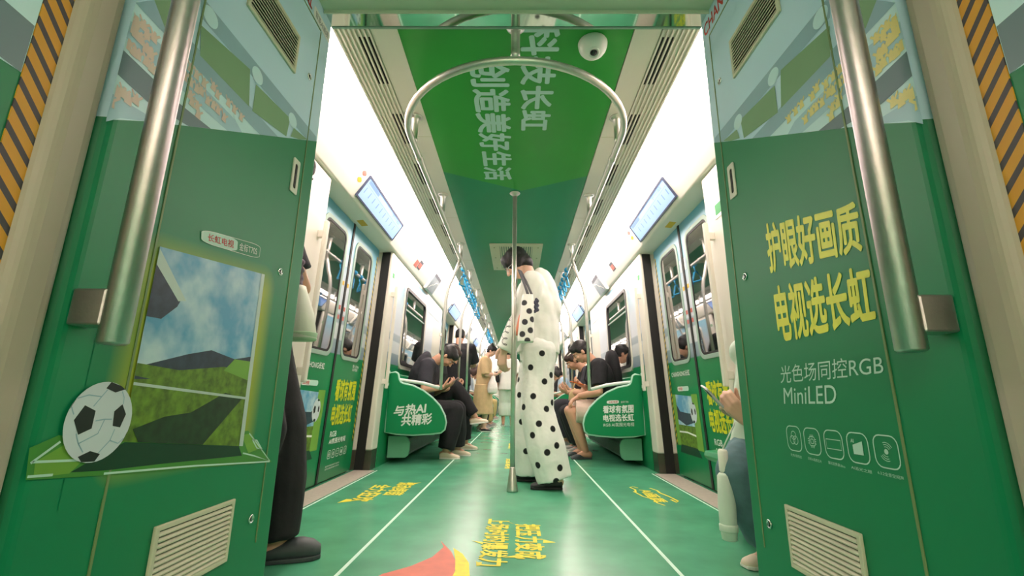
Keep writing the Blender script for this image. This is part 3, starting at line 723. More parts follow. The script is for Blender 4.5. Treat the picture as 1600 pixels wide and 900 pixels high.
        mb.poly([B(.1, .0, .0008), B(.6, .0, .0008), B(.95, .26, .0008), B(.75, .28, .0008), B(.45, .16, .0008), B(.25, .13, .0008), B(.05, .06, .0008)], 4)
        mb.poly([B(.70, .40, .0009), B(1, .36, .0009), B(1, .47, .0009), B(.8, .47, .0009)], 6)
        mb.poly([B(0, .27, .0009), B(1, .255, .0009), B(1, .268, .0009), B(0, .285, .0009)], 5)
        pic = mb.build('picture', ['pic_sky', 'pic_cloud', 'pic_stand', 'pic_grass', 'pic_grass_dark', 'pic_edge', 'pitch_lime'], cab, normals=False)
        mb = MB(); mb.poly([B(.985, 0, .001), B(1.03, 0, .001), B(1.03, 1, .001), B(.985, 1, .001)]); mb.build('picture_edge', 'pic_edge', pic, normals=False)
        W = lambda pxs, o: [G.px(p, o) for p in pxs]
        mb = MB(); mb.poly(W([(46, 700), (92, 680), (200, 690), (388, 673), (425, 722), (160, 743), (40, 750)], .0022), 0)
        mb.poly(W([(55, 722), (100, 695), (150, 700), (108, 740), (52, 746)], .0024), 1); mb.poly(W([(378, 680), (392, 677), (408, 700), (388, 708)], .0024), 1)
        mb.poly(W([(195, 691), (373, 697), (378, 712), (250, 725), (165, 735), (110, 738), (150, 715)], .0026), 2)
        mb.build('pitch_print', ['pitch_green', 'pitch_lime', 'pitch_shadow'], cab, normals=False)
        mb = MB()
        for L_ in ([(45, 724), (92, 690)], [(40, 745), (80, 742)], [(48, 722), (120, 719)], [(378, 708), (395, 712), (420, 720), (398, 690), (388, 677)], [(160, 740), (300, 728), (420, 721)], [(393, 687), (400, 700), (408, 702), (400, 688), (393, 687)]):
            strip2(mb, [tuple(G.px(p)[1:]) for p in L_], .004, lambda a, b: G.pt(a, b, .0028))
        mb.build('pitch_print', 'pale_text', cab, normals=False)
        mb = MB(); soccer_ball(mb, lambda y, z, l=0: G.pt(y, z, .0044 + l), .861, .541, .069, .071, seam=2); mb.build('picture_ball', ['ball_white', 'ball_black', 'wrap_grey'], cab, normals=False)
        # label pill above the picture
        Q = lambda pxs: G.quad(pxs, .0026)
        q = G.quad([(315, 357), (407, 383), (405, 405), (314, 378)], .0026); Bq = lambda a, b, o=0.: bil(q, a, b) + np.array([-s * o, 0, 0])
        mb = MB(); pl = [(x, y) for x, y in rrect(0, .6, 0, 1, .3, 5)]
        mb.poly([Bq(a * .92, b) for a, b in rrect(0, .62, 0, 1, .25, 6)], 0)
        strip2(mb, [tuple(Bq(a, b)[1:]) for a, b in rrect(.02, 1, .02, .98, .2, 6)], .0014, lambda a, b: G.pt(a, b, .0028), True, 1)
        put_text(mb, '长虹电视', [Bq(.09, .78, .0004), Bq(.5, .78, .0004), Bq(.5, .22, .0004), Bq(.09, .22, .0004)], .01, 2)
        put_text(mb, '金标T70S', [Bq(.6, .78, .0004), Bq(.94, .78, .0004), Bq(.94, .22, .0004), Bq(.6, .22, .0004)], .0, 1)
        mb.build('lettering', ['pale_text', 'white_text', 'red_text'], cab, normals=False)
        lettering('CHANGHONG长虹', [fn(.93, 2.035), fn(1.385, 2.035), fn(1.385, 1.968), fn(.93, 1.968)], 'red_text', cab, .02)
        mb = MB(); mb.poly([fn(a, b) for a, b in rrect(1.40, 1.545, 1.963, 2.01, .01)], 0); put_text(mb, '智能AI画质', [fn(1.415, 2.0, .0004), fn(1.53, 2.0, .0004), fn(1.53, 1.973, .0004), fn(1.415, 1.973, .0004)], .0, 1)
        mb.build('lettering', ['sticker_white', 'sticker_dark'], cab, normals=False)
    else:
        lettering('护眼好画质', G.quad([(1194, 350), (1338, 313), (1349, 393), (1203, 428)], .0009), 'headline_yellow', cab, .028)
        lettering('电视选长虹', G.quad([(1207, 448), (1358, 412), (1370, 503), (1218, 537)], .0009), 'headline_yellow', cab, .028)
        lettering('光色场同控RGB', G.quad([(1219, 572), (1379, 551), (1381, 586), (1220, 599)], .0009), 'pale_text', cab, .004)
        lettering('MiniLED', G.quad([(1224, 606), (1306, 601), (1307, 631), (1225, 631)], .0009), 'pale_text', cab, .004)
        mb = MB()
        xs = [(1241, 685), (1269.5, 689.5), (1303, 694.5), (1341, 700), (1385.5, 706)]
        Ys = [G.px(p)[1:] for p in xs]
        for k in range(5):
            y, z = Ys[k]; sub = MB()
            symbol_row(sub, lambda a, b: G.pt(-a, b, .0009), 0 - k * 1.0, z, .062, 1.0, 5, 0, .0026)
            # keep only the k-th icon of the row, moved to its place
            base = 0
            keep = [f for f in sub.f if all(abs((-sub.v[i][1]) - 0) < .2 for i in f)]
            mb.add([(p[0], p[1] + y, p[2]) for p in sub.v], keep, 0)
        for k, t in enumerate(('光色场同控', '云帆AI画质芯片', '臻彩无界屏Ultra', 'AI追光之眼', '6.3.2全景空间声')):
            y, z = Ys[k]; w_ = .024 + .002 * k
            put_text(mb, t, [fn(y + w_, z - .039), fn(y - w_ , z - .041), fn(y - w_, z - .048), fn(y + w_, z - .046)], .0)
        mb.build('lettering', ['pale_text'], cab, normals=False)
        lettering('CHANGHONG长虹', [fn(1.53, 2.045), fn(1.02, 2.045), fn(1.02, 1.975), fn(1.53, 1.975)], 'red_text', cab, .02)
    # grab rail on the cabinet
    gr = thing('grab_rail', 'thick brushed steel grab rail on the cabinet with the %s' % ('soccer ball picture' if s < 0 else 'yellow headline'), 'grab rail', (s * .75, .775, .675))
    mb = MB(); x = s * .68; yr = .778
    mb.tube([(x, yr, .672), (x, yr, .676), (x, yr, 2.03), (x, yr, 2.034)], [.019, .023, .023, .019], 24); mb.build('rail', 'steel_brushed', gr)
    for z in (.735, 1.96):
        mb = MB(); mb.box((s * .749, yr - .022, z - .032), (s * .69, yr + .022, z + .032)); mb.build('bracket', 'steel_brushed', gr, bevel=.004)
    # beige corner post, hazard tape, nearer gangway wall
    mb = MB(); P = [(.80, .728), (.757, .728), (.742, .716), (.738, .70), (.738, .672), (.742, .658), (.757, .646), (.80, .646)]
    mb.prism([(s * a, b, 0) for a, b in P], [(s * a, b, 2.06) for a, b in P]); mb.build('trim_%d' % (5 if s < 0 else 6), ['beige_plastic'], kind='structure', bevel=.006)
    mb = MB(); mb.box((s * .758, .605, 0), (s * .80, .648, 2.06)); mb.build('trim_%d' % (7 if s < 0 else 8), ['hazard_big' if s < 0 else 'hazard_big_mirrored'], kind='structure')
    mb = MB(); mb.box((s * .76, -.6, 0), (s * .84, .607, 2.06)); wg = mb.build('wall_gangway_%s' % nm, ['wrap_green'], kind='structure')
    gw = Plane(s, .76, 0); GL = Plane(-1, .76, 0)
    mb = MB(); gw.slab(mb, -.5, .604, 1.075, 2.06, -.001, .0008); mb.build('sky_wrap', 'wrap_light', wg)
    for za, zb, m in ((1.075, 1.16, 'wrap_dark'), (1.27, 1.33, 'wrap_mid'), (1.42, 1.49, 'wrap_mid'), (1.58, 1.70, 'wrap_dark')):
        mb = MB(); mb.poly([gw.pt(-.5, za + .1, .0012), gw.pt(.603, za - .0, .0012), gw.pt(.603, zb - .0, .0012), gw.pt(-.5, zb + .1, .0012)]); mb.build('stadium_print', m, wg, normals=False)
    rnd = random.Random(5); mb = MB()
    for z in (1.22, 1.30, 1.38, 1.46, 1.54):
        for y in (.52, .56, .59, .48):
            cy, cz, sz = y + rnd.uniform(-.02, .01), z + rnd.uniform(-.02, .02), .0115
            pts = [(-.8, -1.2), (.8, -1.2), (.6, 0), (1.0, .9), (.7, 1.1), (.35, .45), (.2, 1.0), (-.3, 1.0), (-.35, .4), (-1.1, 1.3), (-1.3, 1.0), (-.6, 0)]
            mb.poly([gw.pt(min(cy + a * sz, .603), cz + b * sz, .0014 + .000006 * len(mb.f)) for a, b in pts])
    mb.build('crowd_pattern', 'crowd_pink' if s < 0 else 'crowd_yellow', wg, normals=False)
# ================================================================== FITTINGS OF THE CAR
# ---- overhead handrail: two long rails joined by a half circle at the near end
RZ, RX = 1.93, .555
rail = thing('overhead_handrail', 'steel overhead handrail curving in a half circle near the camera', 'handrail', (0, 1.6, RZ))
mb = MB(); arc = [(RX * math.cos(math.radians(a)), 2.155 + .56 * math.sin(math.radians(a)), RZ) for a in range(0, -181, -6)]
pts = [(RX, Y_END - .3, RZ), (RX, 10, RZ), (RX, 5, RZ), (RX, 2.6, RZ), (RX, 2.3, RZ)] + arc + [(-RX, 2.3, RZ), (-RX, 2.6, RZ), (-RX, 5, RZ), (-RX, 10, RZ), (-RX, Y_END - .3, RZ)]
mb.tube(pts, .017, 16); mb.build('rail', 'steel', rail)
def stanchion(x, y):
    mb = MB(); mb.lathe([(0, 0), (.036, 0), (.040, -.004), (.036, -.010), (.024, -.014), (.019, -.02), (.018, -.13), (.020, -.135), (.020, -.155), (.0, -.16)], (x, y, CEIL - .004), 20); mb.build('stanchion', 'steel', rail)
stanchion(0, 1.595)
for s, nm in SIDES:
    for k in range(15): stanchion(s * RX, 2.225 + .99 * k + (.15 if k > 1 else 0))
    mb = MB()
    for y in (2.36, 3.37, 4.5): mb.tube([(s * RX, y, RZ), (s * RX, y + .05, RZ)], .0195, 16)
    mb.build('rail_joint', 'steel', rail)
# ---- centre poles with cone feet
for k, y in enumerate((3.19, 5.3, 7.6, 11.9, 16.2)):
    x = -.008 if k == 0 else .0
    nm_ = ['nearest floor to ceiling steel pole with cone foot, beside the woman in polka dots', 'second centre pole with cone foot, just behind the nearest pole', 'third centre pole from the camera, by the second doors', 'fourth centre pole from the camera, far down the aisle', 'fifth centre pole, farthest down the aisle'][k]
    p = thing('grab_pole', nm_, 'pole', (x, y, 0), 0, 'centre poles')
    mb = MB(); mb.tube([(x, y, .05), (x, y, 2.09)], .0165, 20); mb.build('pole', 'steel', p)
    mb = MB(); mb.lathe([(0, .001), (.037, .001), (.037, .012), (.030, .05), (.0185, .145), (.017, .15), (0, .15)], (x, y, 0), 24); mb.build('cone_foot', 'steel', p)
    mb = MB(); mb.lathe([(0, 0), (.036, 0), (.04, -.004), (.036, -.01), (.022, -.016), (.018, -.03), (0, -.03)], (x, y, CEIL - .0), 24); mb.build('ceiling_flange', 'steel', p)
# ---- curved poles between the rails and the bench ends
def curved_pole(s, y, label, zb=.70):
    p = thing('curved_pole', label, 'pole', (s * .69, y, zb), 0, 'curved poles at the benches')
    mb = MB(); pts = [(s * .69, y, zb), (s * .685, y, 1.30), (s * .68, y, 1.42)] + [(s * (.68 - .125 * (1 - math.cos(math.radians(a)))), y, 1.42 + .36 * math.sin(math.radians(a)) * (1 if a < 90 else 1)) for a in (15, 30, 45, 60)] + [(s * .585, y, 1.83), (s * .555, y, 1.92)]
    mb.tube(pts, .0155, 14); mb.build('pole', 'steel', p)
    mb = MB(); mb.tube([(s * .555, y - .025, 1.93), (s * .555, y + .025, 1.93)], .022, 14); mb.build('clamp', 'steel', p)
for s, nm in SIDES:
    for k, (y, w) in enumerate(((4.33, 'at the near end of the nearest bench'), (5.6, 'halfway along the nearest bench'), (6.55, 'at the far end of the nearest bench'), (8.63, 'at the near end of the second bench'), (9.9, 'halfway along the second bench'))):
        curved_pole(s, y, 'curved steel pole %s on the %s side' % (w, nm), .66 if k in (0, 2, 3) else .40)
# ---- benches with painted end panels
PANEL = [(0, .28), (0, .805), (.055, .81), (.075, .80), (.09, .745), (.105, .72), (.13, .708), (.22, .69), (.32, .645), (.41, .58), (.48, .51), (.525, .43), (.54, .37), (.53, .31), (.50, .285), (.40, .272), (.25, .262), (.10, .268)]
def bench(s, nm, y0, y1, k, lab):
    L = LP[s]; b = thing('bench_seat', lab, 'bench', (s * 1.1, (y0 + y1) / 2, 0), 0, None)
    mb = MB(); pr = [(1.165, .385), (.72, .375), (.69, .39), (.685, .41), (.70, .425), (.75, .425), (.95, .41), (1.06, .42), (1.10, .46), (1.165, .47)]
    mb.prism([(s * x, y0 + .03, z) for x, z in pr], [(s * x, y1 - .03, z) for x, z in pr]); mb.build('seat', 'bench_green', b, bevel=.006)
    mb = MB(); pr = [(1.158, .46), (1.10, .46), (1.085, .50), (1.105, .70), (1.13, .80), (1.158, .81)]
    mb.prism([(s * x, y0 + .03, z) for x, z in pr], [(s * x, y1 - .03, z) for x, z in pr]); mb.build('backrest', 'bench_green', b, bevel=.006)
    # heater box below the seat
    hp = [(1.165, .05), (1.0, .05), (.975, .07), (.965, .11), (.965, .18), (.98, .22), (1.01, .24), (1.165, .24)]
    mb = MB(); mb.prism([(s * x, y0 + .10, z) for x, z in hp], [(s * x, y0 + .13, z) for x, z in hp]); hb = mb.build('heater_end', 'heater', b, bevel=.003)
    mb = MB(); hp2 = [(1.165, .06), (1.005, .06), (.985, .08), (.978, .11), (.978, .18), (.99, .21), (1.01, .228), (1.165, .228)]
    mb.prism([(s * x, y0 + .13, z) for x, z in hp2], [(s * x, y1 - .15, z) for x, z in hp2])
    for j in range(int((y1 - y0 - .5) / .03)): mb.box((s * .974, y0 + .2 + .03 * j, .09), (s * .981, y0 + .212 + .03 * j, .19))
    mb.build('heater_box', 'heater_dark', b)
    mb = MB(); mb.box((s * 1.0, y0 + .3, .235), (s * .78, y0 + .34, .38)); mb.box((s * 1.0, y1 - .34, .235), (s * .78, y1 - .3, .38)); mb.build('bracket', 'heater', b)
    for e, ye in enumerate((y0, y1)):
        P = [(1.165 - u, z) for u, z in PANEL]
        mb = MB(); mb.prism([(s * x, ye - .012, z) for x, z in P], [(s * x, ye + .012, z) for x, z in P]); ep = mb.build('end_panel', 'bench_green', b, bevel=.004)
        mb = MB(); mb.tube([(s * x, ye, z) for x, z in P], .0055, 8, closed=True, flat=2.4); mb.build('panel_edge', 'bench_trim', ep)
        mb = MB(); mb.tube([(s * 1.10, ye + .02, .745), (s * 1.03, ye + .02, .74), (s * .85, ye + .02, .715), (s * .70, ye + .02, .675)], .0155, 12); mb.build('arm_rail', 'white_text', b)
        if e == 0 and k < 2:
            yy = ye - .0128; xl, xr = (-1, 1)
            Q = lambda p: [on_y(a, yy) for a in p]
            if k == 0 and s < 0:
                lettering('与热AI', Q([(617, 634), (667, 628), (665, 646), (614, 651)]), 'white_text', ep, .03); lettering('共精彩', Q([(628, 648), (676, 645), (674, 663), (626, 666)]), 'white_text', ep, .03)
            elif k == 0:
                lettering('看球有氛围', Q([(942, 634), (990, 632), (990, 645), (942, 646)]), 'white_text', ep, .03); lettering('电视选长虹', Q([(942, 648), (990, 646), (991, 658), (943, 659)]), 'white_text', ep, .03)
                lettering('RGB AI氛围光电视', Q([(943, 661), (991, 660), (991, 666), (943, 667)]), 'white_text', ep, .005)
                mb = MB(); q = Q([(948, 626), (967, 625), (967, 630.5), (948, 631)]); mb.poly([bil(q, a, c) for a, c in rrect(0, 1, 0, 1, .3, 4)], 0)
                q2 = [p + np.array([0, -.0004, 0]) for p in Q([(951, 626.8), (965, 626.3), (965, 629.6), (951, 630)])]; put_text(mb, '长虹电视', q2, .01, 1)
                put_text(mb, '金标T70S', Q([(970, 626.5), (982, 626), (982, 629.5), (970, 630)]), 0., 0); mb.build('lettering', ['white_text', 'red_text'], ep, normals=False)
    return b
bn = 0
for s, nm in SIDES:
    for k in range(4):
        y0, y1 = (4.30 + 4.3 * k, 6.58 + 4.3 * k) if k < 3 else (17.25, 19.2)
        lab = ['green bench on the left with the white slogan on its rounded end panel', 'second green bench on the left, beyond the second doors', 'third green bench on the left side of the aisle', 'farthest green bench on the left side'][k] if s < 0 else ['green bench on the right with two lines of white slogan on its end panel', 'second green bench on the right, beyond the second doors', 'third green bench on the right side of the aisle', 'farthest green bench on the right side'][k]
        bench(s, nm, y0, y1, k, lab)
# short seat against the end wall on the right (mostly behind the cabinet)
b = thing('end_seat', 'short green seat behind the right cabinet, under the seated phone user', 'seat', (1.12, 2.0, 0))
mb = MB(); pr = [(1.17, .30), (.97, .30), (.95, .32), (.96, .345), (1.02, .35), (1.10, .345), (1.13, .39), (1.17, .40)]
mb.prism([(x, 1.62, z) for x, z in pr], [(x, 2.42, z) for x, z in pr]); mb.build('seat', 'bench_green', b, bevel=.005)
mb = MB(); mb.box((1.17, 1.66, 0.02), (1.06, 1.72, .30)); mb.box((1.17, 2.32, 0.02), (1.06, 2.38, .30)); mb.build('support', 'heater', b)
# ---- hanging straps
def hanging_strap(x, y, label, group, tw):
    st = thing('hanging_strap', label, 'hanging strap', (x, y, RZ), 0, group)
    mb = MB(); mb.tube([(x - .014, y - .02, RZ), (x - .014, y + .02, RZ)], .024, 14); mb.tube([(x + .014 - .014, y - .012, RZ - .02), (x - .014, y, RZ - .085)], [.013, .010], 8, flat=.35); mb.build('band', 'strap_blue', st)
    mb = MB(); c, sn = math.cos(tw), math.sin(tw)
    tri = [(-.012, .0), (.012, .0), (.05, -.085), (.046, -.098), (.034, -.104), (-.034, -.104), (-.046, -.098), (-.05, -.085)]
    mb.tube([(x - .014 + a * c, y + a * sn, RZ - .08 + z) for a, z in tri], .0085, 8, closed=True); mb.build('handle', 'strap_blue', st)
ordn = ['first', 'second', 'third', 'fourth', 'fifth', 'sixth', 'seventh', 'eighth', 'ninth', 'tenth', 'eleventh', 'twelfth']
for s, nm in SIDES:
    rnd = random.Random(2 + s)
    for k in range(11): hanging_strap(s * (RX - .0), 4.72 + .205 * k, '%s blue hanging strap of the nearer row on the %s rail' % (ordn[k], nm), 'blue straps above the nearest bench, %s' % nm, rnd.uniform(-.35, .35) + 1.1)
    for k in range(10): hanging_strap(s * (RX - .0), 9.0 + .22 * k, '%s blue hanging strap of the farther row on the %s rail' % (ordn[k], nm), 'blue straps above the second bench, %s' % nm, rnd.uniform(-.3, .3) + 1.1)
# ---- screens above the doors, stickers, route displays
def slope(u, off=0.):   # point on the valance face: u from 0 (lower edge) to 1
    a, b = np.array(RIDGE), np.array((.985, 2.075)); n = nrm([-(b - a)[1], (b - a)[0]]); n = n if n[0] < 0 else -n
    return a + (b - a) * u + n * off
class Slope:
    def __init__(s, sg): s.s = sg
    def pt(s, y, u, off=0.): x, z = slope(u, off); return np.array([s.s * x, y, z])
for s, nm in SIDES:
    S = Slope(s)
    def sprism(mb, poly, o0, o1, m=0): mb.prism([S.pt(a, u, o0) for a, u in poly], [S.pt(a, u, o1) for a, u in poly], m)
    for k, c in enumerate(DOORS):
        y0, y1 = c - .43, c + .49
        t = thing('display_screen', 'glowing pale blue screen above the %s door on the %s' % (ordn[k], nm), 'screen', tuple(S.pt((y0 + y1) / 2, .5)), 0, 'screens above the doors')
        mb = MB(); o_, i_ = [(y0, .14), (y1, .14), (y1, .92), (y0, .92)], [(y0 + .012, .20), (y1 - .012, .20), (y1 - .012, .86), (y0 + .012, .86)]
        mb.ring([S.pt(a, u, 0) for a, u in o_], [S.pt(a, u, 0) for a, u in i_], [S.pt(a, u, .012) for a, u in o_], [S.pt(a, u, .012) for a, u in i_]); mb.build('bezel', 'screen_bezel', t)
        mb = MB(); sprism(mb, i_, -.002, .008); mb.build('screen', 'screen', t)
        mb = MB(); f2 = lambda a, u: S.pt(a, u, .0085); yy = (lambda q: y0 + q * (y1 - y0)) if s < 0 else (lambda q: y1 - q * (y1 - y0))
        strip2(mb, [(y0 + .03, .66), (y1 - .03, .66)], .012, f2)
        for j in range(9): strip2(mb, [(y0 + .06 + .09 * j, .60), (y0 + .06 + .09 * j, .40)], .012, f2)
        mb.poly([S.pt(yy(.04), .72, .0085), S.pt(yy(.28), .72, .0085), S.pt(yy(.28), .82, .0085), S.pt(yy(.04), .82, .0085)])
        put_text(mb, '下一站', [S.pt(yy(.66), .82, .0085), S.pt(yy(.9), .82, .0085), S.pt(yy(.9), .72, .0085), S.pt(yy(.66), .72, .0085)], .01)
        mb.build('screen_graphics', 'screen_line', t)
        if k == 0:
            for (yy_, u_, m_, w_) in ((c - .50 if s < 0 else c + .60, .55, 'sticker_yellow', 'yellow'), (c - .50 if s < 0 else c + .60, .80, 'sticker_red', 'red')):
                mb = MB(); sprism(mb, [(yy_ + .026 * math.cos(a) * (1.2 if abs(math.sin(a)) < .5 else .8), u_ + .08 * math.sin(a)) for a in [math.pi * q / 8 for q in range(16)]], .0005, .0015)
                tag(mb.build('round_sticker', m_), 'small %s drop sticker beside the first screen on the %s' % (w_, nm), 'sticker')
            mb = MB(); mb.add([(s * x, y, z) for x, y, z in ((1.15, c - .06, 1.884), (1.15, c + .06, 1.884), (1.20, c + .06, 1.8785), (1.20, c - .06, 1.8785))], [[0, 1, 2, 3]])
            tag(mb.build('yellow_sticker', 'sticker_yellow'), 'flat yellow sticker under the valance above the first door on the %s' % nm, 'sticker')
    # small posters on the valance
    for k, (ya, yb, ua, ub, m_, m2, lb) in enumerate(((4.70, 4.82, .30, .72, 'sticker_red' , 'sticker_dark', 'small red and grey notice on the valance above the nearest bench, %s side'), (7.05, 7.35, .2, .75, 'poster_blue', 'sticker_dark', 'pale blue notice beyond the nearest route display, %s side'), (11.3, 11.6, .2, .75, 'poster_blue', 'sticker_dark', 'pale blue notice far along the %s valance'))):
        mb = MB(); sprism(mb, [(ya, ua), (yb, ua), (yb, ub), (ya, ub)], .0005, .003, 1); sprism(mb, [(ya + .012, ua + .06), (yb - .012, ua + .06), (yb - .012, ub - .12), (ya + .012, ub - .12)], .003, .0036, 0)
        tag(mb.build('notice_sticker', [m_, m2]), lb % nm, 'notice')
    if s < 0:
        mb = MB(); sprism(mb, [(4.58, .25), (4.69, .25), (4.69, .58), (4.58, .58)], .0005, .0018); tag(mb.build('notice_sticker', 'sticker_red'), 'orange red square sticker beside the grey notice on the left valance', 'notice')
    # wedge shaped route displays
    for k, yc in enumerate((5.5, 9.8, 14.1)):
        t = thing('route_display', '%s wedge shaped route display hanging from the %s valance' % (ordn[k], nm), 'display', (s * 1.05, yc, 1.85), 0, 'wedge shaped route displays')
        A = [(1.112, 1.885), (1.108, 1.862), (1.075, 1.866), (.958, 2.055), (.985, 2.072)]
        mb = MB(); mb.prism([(s * x, yc - .20, z) for x, z in A], [(s * x, yc + .20, z) for x, z in A]); mb.build('housing', 'panel_white', t, bevel=.006)
        q = [np.array([s * x, y, z]) for x, y, z in ((1.075, yc - .185, 1.868), (1.075, yc + .185, 1.868), (.960, yc + .185, 2.053), (.960, yc - .185, 2.053))]
        nn = nrm(np.cross(q[1] - q[0], q[3] - q[0])); nn = nn if nn[0] * s < 0 else -nn
        mb = MB(); mb.prism([p - nn * .001 for p in q], [p + nn * .003 for p in q]); sn_ = mb.build('screen', 'screen_dim', t)
        mb = MB(); mb.poly([bil([q[3], q[2], q[1], q[0]], u, v) + nn * .0035 for u, v in ((.02, .80), (.98, .80), (.98, .98), (.02, .98))]); mb.build('screen_header', 'sticker_dark', sn_, normals=False)
        mb = MB(); f3 = lambda u, v: bil([q[3], q[2], q[1], q[0]], u, v) + nn * .004
        strip2(mb, [(.1, .1), (.3, .35), (.45, .4), (.6, .6), (.9, .7)], .05, f3); mb.build('screen_graphics', 'panel_white', sn_, normals=False)
# ---- ceiling vent, security camera
t = thing('ceiling_vent', 'square cream ventilation grille in the green ceiling above the aisle', 'vent', (0, 4.8, CEIL))
mb = MB(); mb.ring([(-.27, 4.35, CEIL - .012), (.27, 4.35, CEIL - .012), (.27, 5.3, CEIL - .012), (-.27, 5.3, CEIL - .012)], [(-.17, 4.42, CEIL - .012), (.17, 4.42, CEIL - .012), (.17, 5.23, CEIL - .012), (-.17, 5.23, CEIL - .012)],
        [(-.27, 4.35, CEIL), (.27, 4.35, CEIL), (.27, 5.3, CEIL), (-.27, 5.3, CEIL)], [(-.17, 4.42, CEIL), (.17, 4.42, CEIL), (.17, 5.23, CEIL), (-.17, 5.23, CEIL)]); mb.build('frame', 'grille_beige', t, bevel=.002)
mb = MB(); mb.box((-.172, 4.41, CEIL - .002), (.172, 5.24, CEIL)); mb.build('dark_recess', 'heater_dark', t)
for k in range(15):
    mb = MB(); x = -.165 + k * .0228; mb.box((x, 4.42, CEIL - .011), (x + .012, 5.23, CEIL - .002)); mb.build('slat', 'grille_beige', t)
for sx in (-1, 1):
    for y in (4.45, 4.8, 5.2): mb = MB(); mb.lathe([(0, 0), (.008, 0), (.008, -.003), (0, -.003)], (sx * .225, y, CEIL - .012), 10); mb.build('screw', 'seam', t)
t = thing('security_camera', 'white dome security camera on the green ceiling', 'security camera', (.336, 1.69, CEIL))
mb = MB(); mb.lathe([(0, 0), (.062, 0), (.064, -.004), (.063, -.016), (.058, -.034), (.047, -.050), (.034, -.060), (.024, -.064), (0, -.064)], (.336, 1.69, CEIL), 32); dm = mb.build('dome', 'cctv_white', t)
mb = MB(); ax = nrm([-.02, -.35, -1]); c0 = np.array([.336, 1.69, CEIL]) + np.array([0, -.012, -.048])
mb.lathe([(0, 0), (.026, 0), (.026, .016), (.023, .022), (.018, .022), (.017, .019), (0, .019)], c0, 24, 0, ax); mb.build('lens_ring', 'cctv_white', t)
mb = MB(); mb.ell(c0 + ax * .017, (.016, .016, .009), None); mb.build('lens', 'phone_dark', t)
for dx in (-.04, .04): mb = MB(); mb.lathe([(0, 0), (.004, 0), (.004, .002), (0, .002)], np.array([.336 + dx, 1.69 - .033, CEIL - .022]), 8, 0, nrm([dx, -.04, -.03])); mb.build('screw', 'seam', t)
# ---- white vertical grab bars on the door posts
for s, nm in SIDES:
    for k, d in enumerate(DOORS[:3]):
        for e in (-1, 1):
            if k == 0 and e < 0: y = d - .79
            else: y = d + e * .80
            g = thing('door_grab_bar', 'white vertical grab bar on the %s post of the %s door on the %s' % ('nearer' if e < 0 else 'farther', ordn[k], nm), 'grab bar', tuple(LP[s].pt(y, .67)), 0, 'white grab bars beside the doors')
            P = LP[s]; mb = MB(); mb.prism([P.pt(y + a * .016, .66, .042 + b * .012) for a, b in ((-1, -1), (1, -1), (1, 1), (-1, 1))], [P.pt(y + a * .016, 1.58, .042 + b * .012) for a, b in ((-1, -1), (1, -1), (1, 1), (-1, 1))]); mb.build('bar', 'lining', g, bevel=.006, seg=3)
            for z in (.72, 1.50):
                mb = MB(); P.slab(mb, y - .014, y + .014, z - .022, z + .022, .0, .04); mb.build('bracket', 'lining', g, bevel=.003)
            # small posts signs on bays
    P = LP[s]; y = DOORS[0] + .72
    mb = MB(); P.slab(mb, y + .19, y + .33, .66, .84, .003, .0045, 0); mb.poly([P.pt(a, b, .0048) for a, b in ((y + .20, .80), (y + .30, .80), (y + .30, .825), (y + .20, .825))], 1); mb.poly([P.pt(a, b, .0048) for a, b in ((y + .20, .69), (y + .32, .69), (y + .32, .715), (y + .20, .715))], 1)
    tag(mb.build('wall_sign', ['bench_green', 'white_text'], normals=False), 'small green sign with white writing beside the end panel of the nearest %s bench' % nm, 'sign')
# ================================================================== PEOPLE
UP = np.array([0, 0, 1.])
def rot(v, ax, a):
    v = np.asarray(v, float); ax = nrm(ax); return v * math.cos(a) + np.cross(ax, v) * math.sin(a) + ax * (ax @ v) * (1 - math.cos(a))
def two_bone(a, c, l1, l2, pole):
    a, c = np.asarray(a, float), np.asarray(c, float); d = c - a; L = np.linalg.norm(d); Lm = (l1 + l2) * .995
    if L > Lm: c = a + d / L * Lm; d = c - a; L = Lm
    x = (l1 * l1 - l2 * l2 + L * L) / (2 * L); h = math.sqrt(max(l1 * l1 - x * x, 0)); t = d / L
    p = np.asarray(pole, float); p = p - t * (p @ t); p = nrm(p) if np.linalg.norm(p) > 1e-6 else np.array([0, 0, 1.])
    return a + t * x + p * h, c
def cone(mb, pts, rs, seg=14):
    """round-ended tapering limb"""
    P = [np.asarray(p, float) for p in pts]; rs = list(rs)
    t0 = nrm(P[0] - P[1]); t1 = nrm(P[-1] - P[-2])
    a = [P[0] + t0 * rs[0] * k for k in (.97, .7, .35)]; ra = [rs[0] * k for k in (.24, .71, .93)]
    b = [P[-1] + t1 * rs[-1] * k for k in (.35, .7, .97)]; rb = [rs[-1] * k for k in (.93, .71, .24)]
    mb.tube(a + P + b, ra + rs + rb, seg)
def open_cone(mb, pts, rs, seg=16):
    """a sleeve or trouser leg: round where it joins the body, cut straight at the hem"""
    P = [np.asarray(p, float) for p in pts]; rs = list(rs); t0 = nrm(P[0] - P[1])
    mb.tube([P[0] + t0 * rs[0] * k for k in (.97, .7, .35)] + P, [rs[0] * k for k in (.24, .71, .93)] + rs, seg)
def ering(c, R, F, rx, ry, n=20, p=2.3):
    out = []
    for k in range(n):
        a = 2 * math.pi * k / n; ca, sa = math.cos(a), math.sin(a)
        out.append(c + R * rx * math.copysign(abs(ca) ** (2 / p), ca) + F * ry * math.copysign(abs(sa) ** (2 / p), sa))
    return out
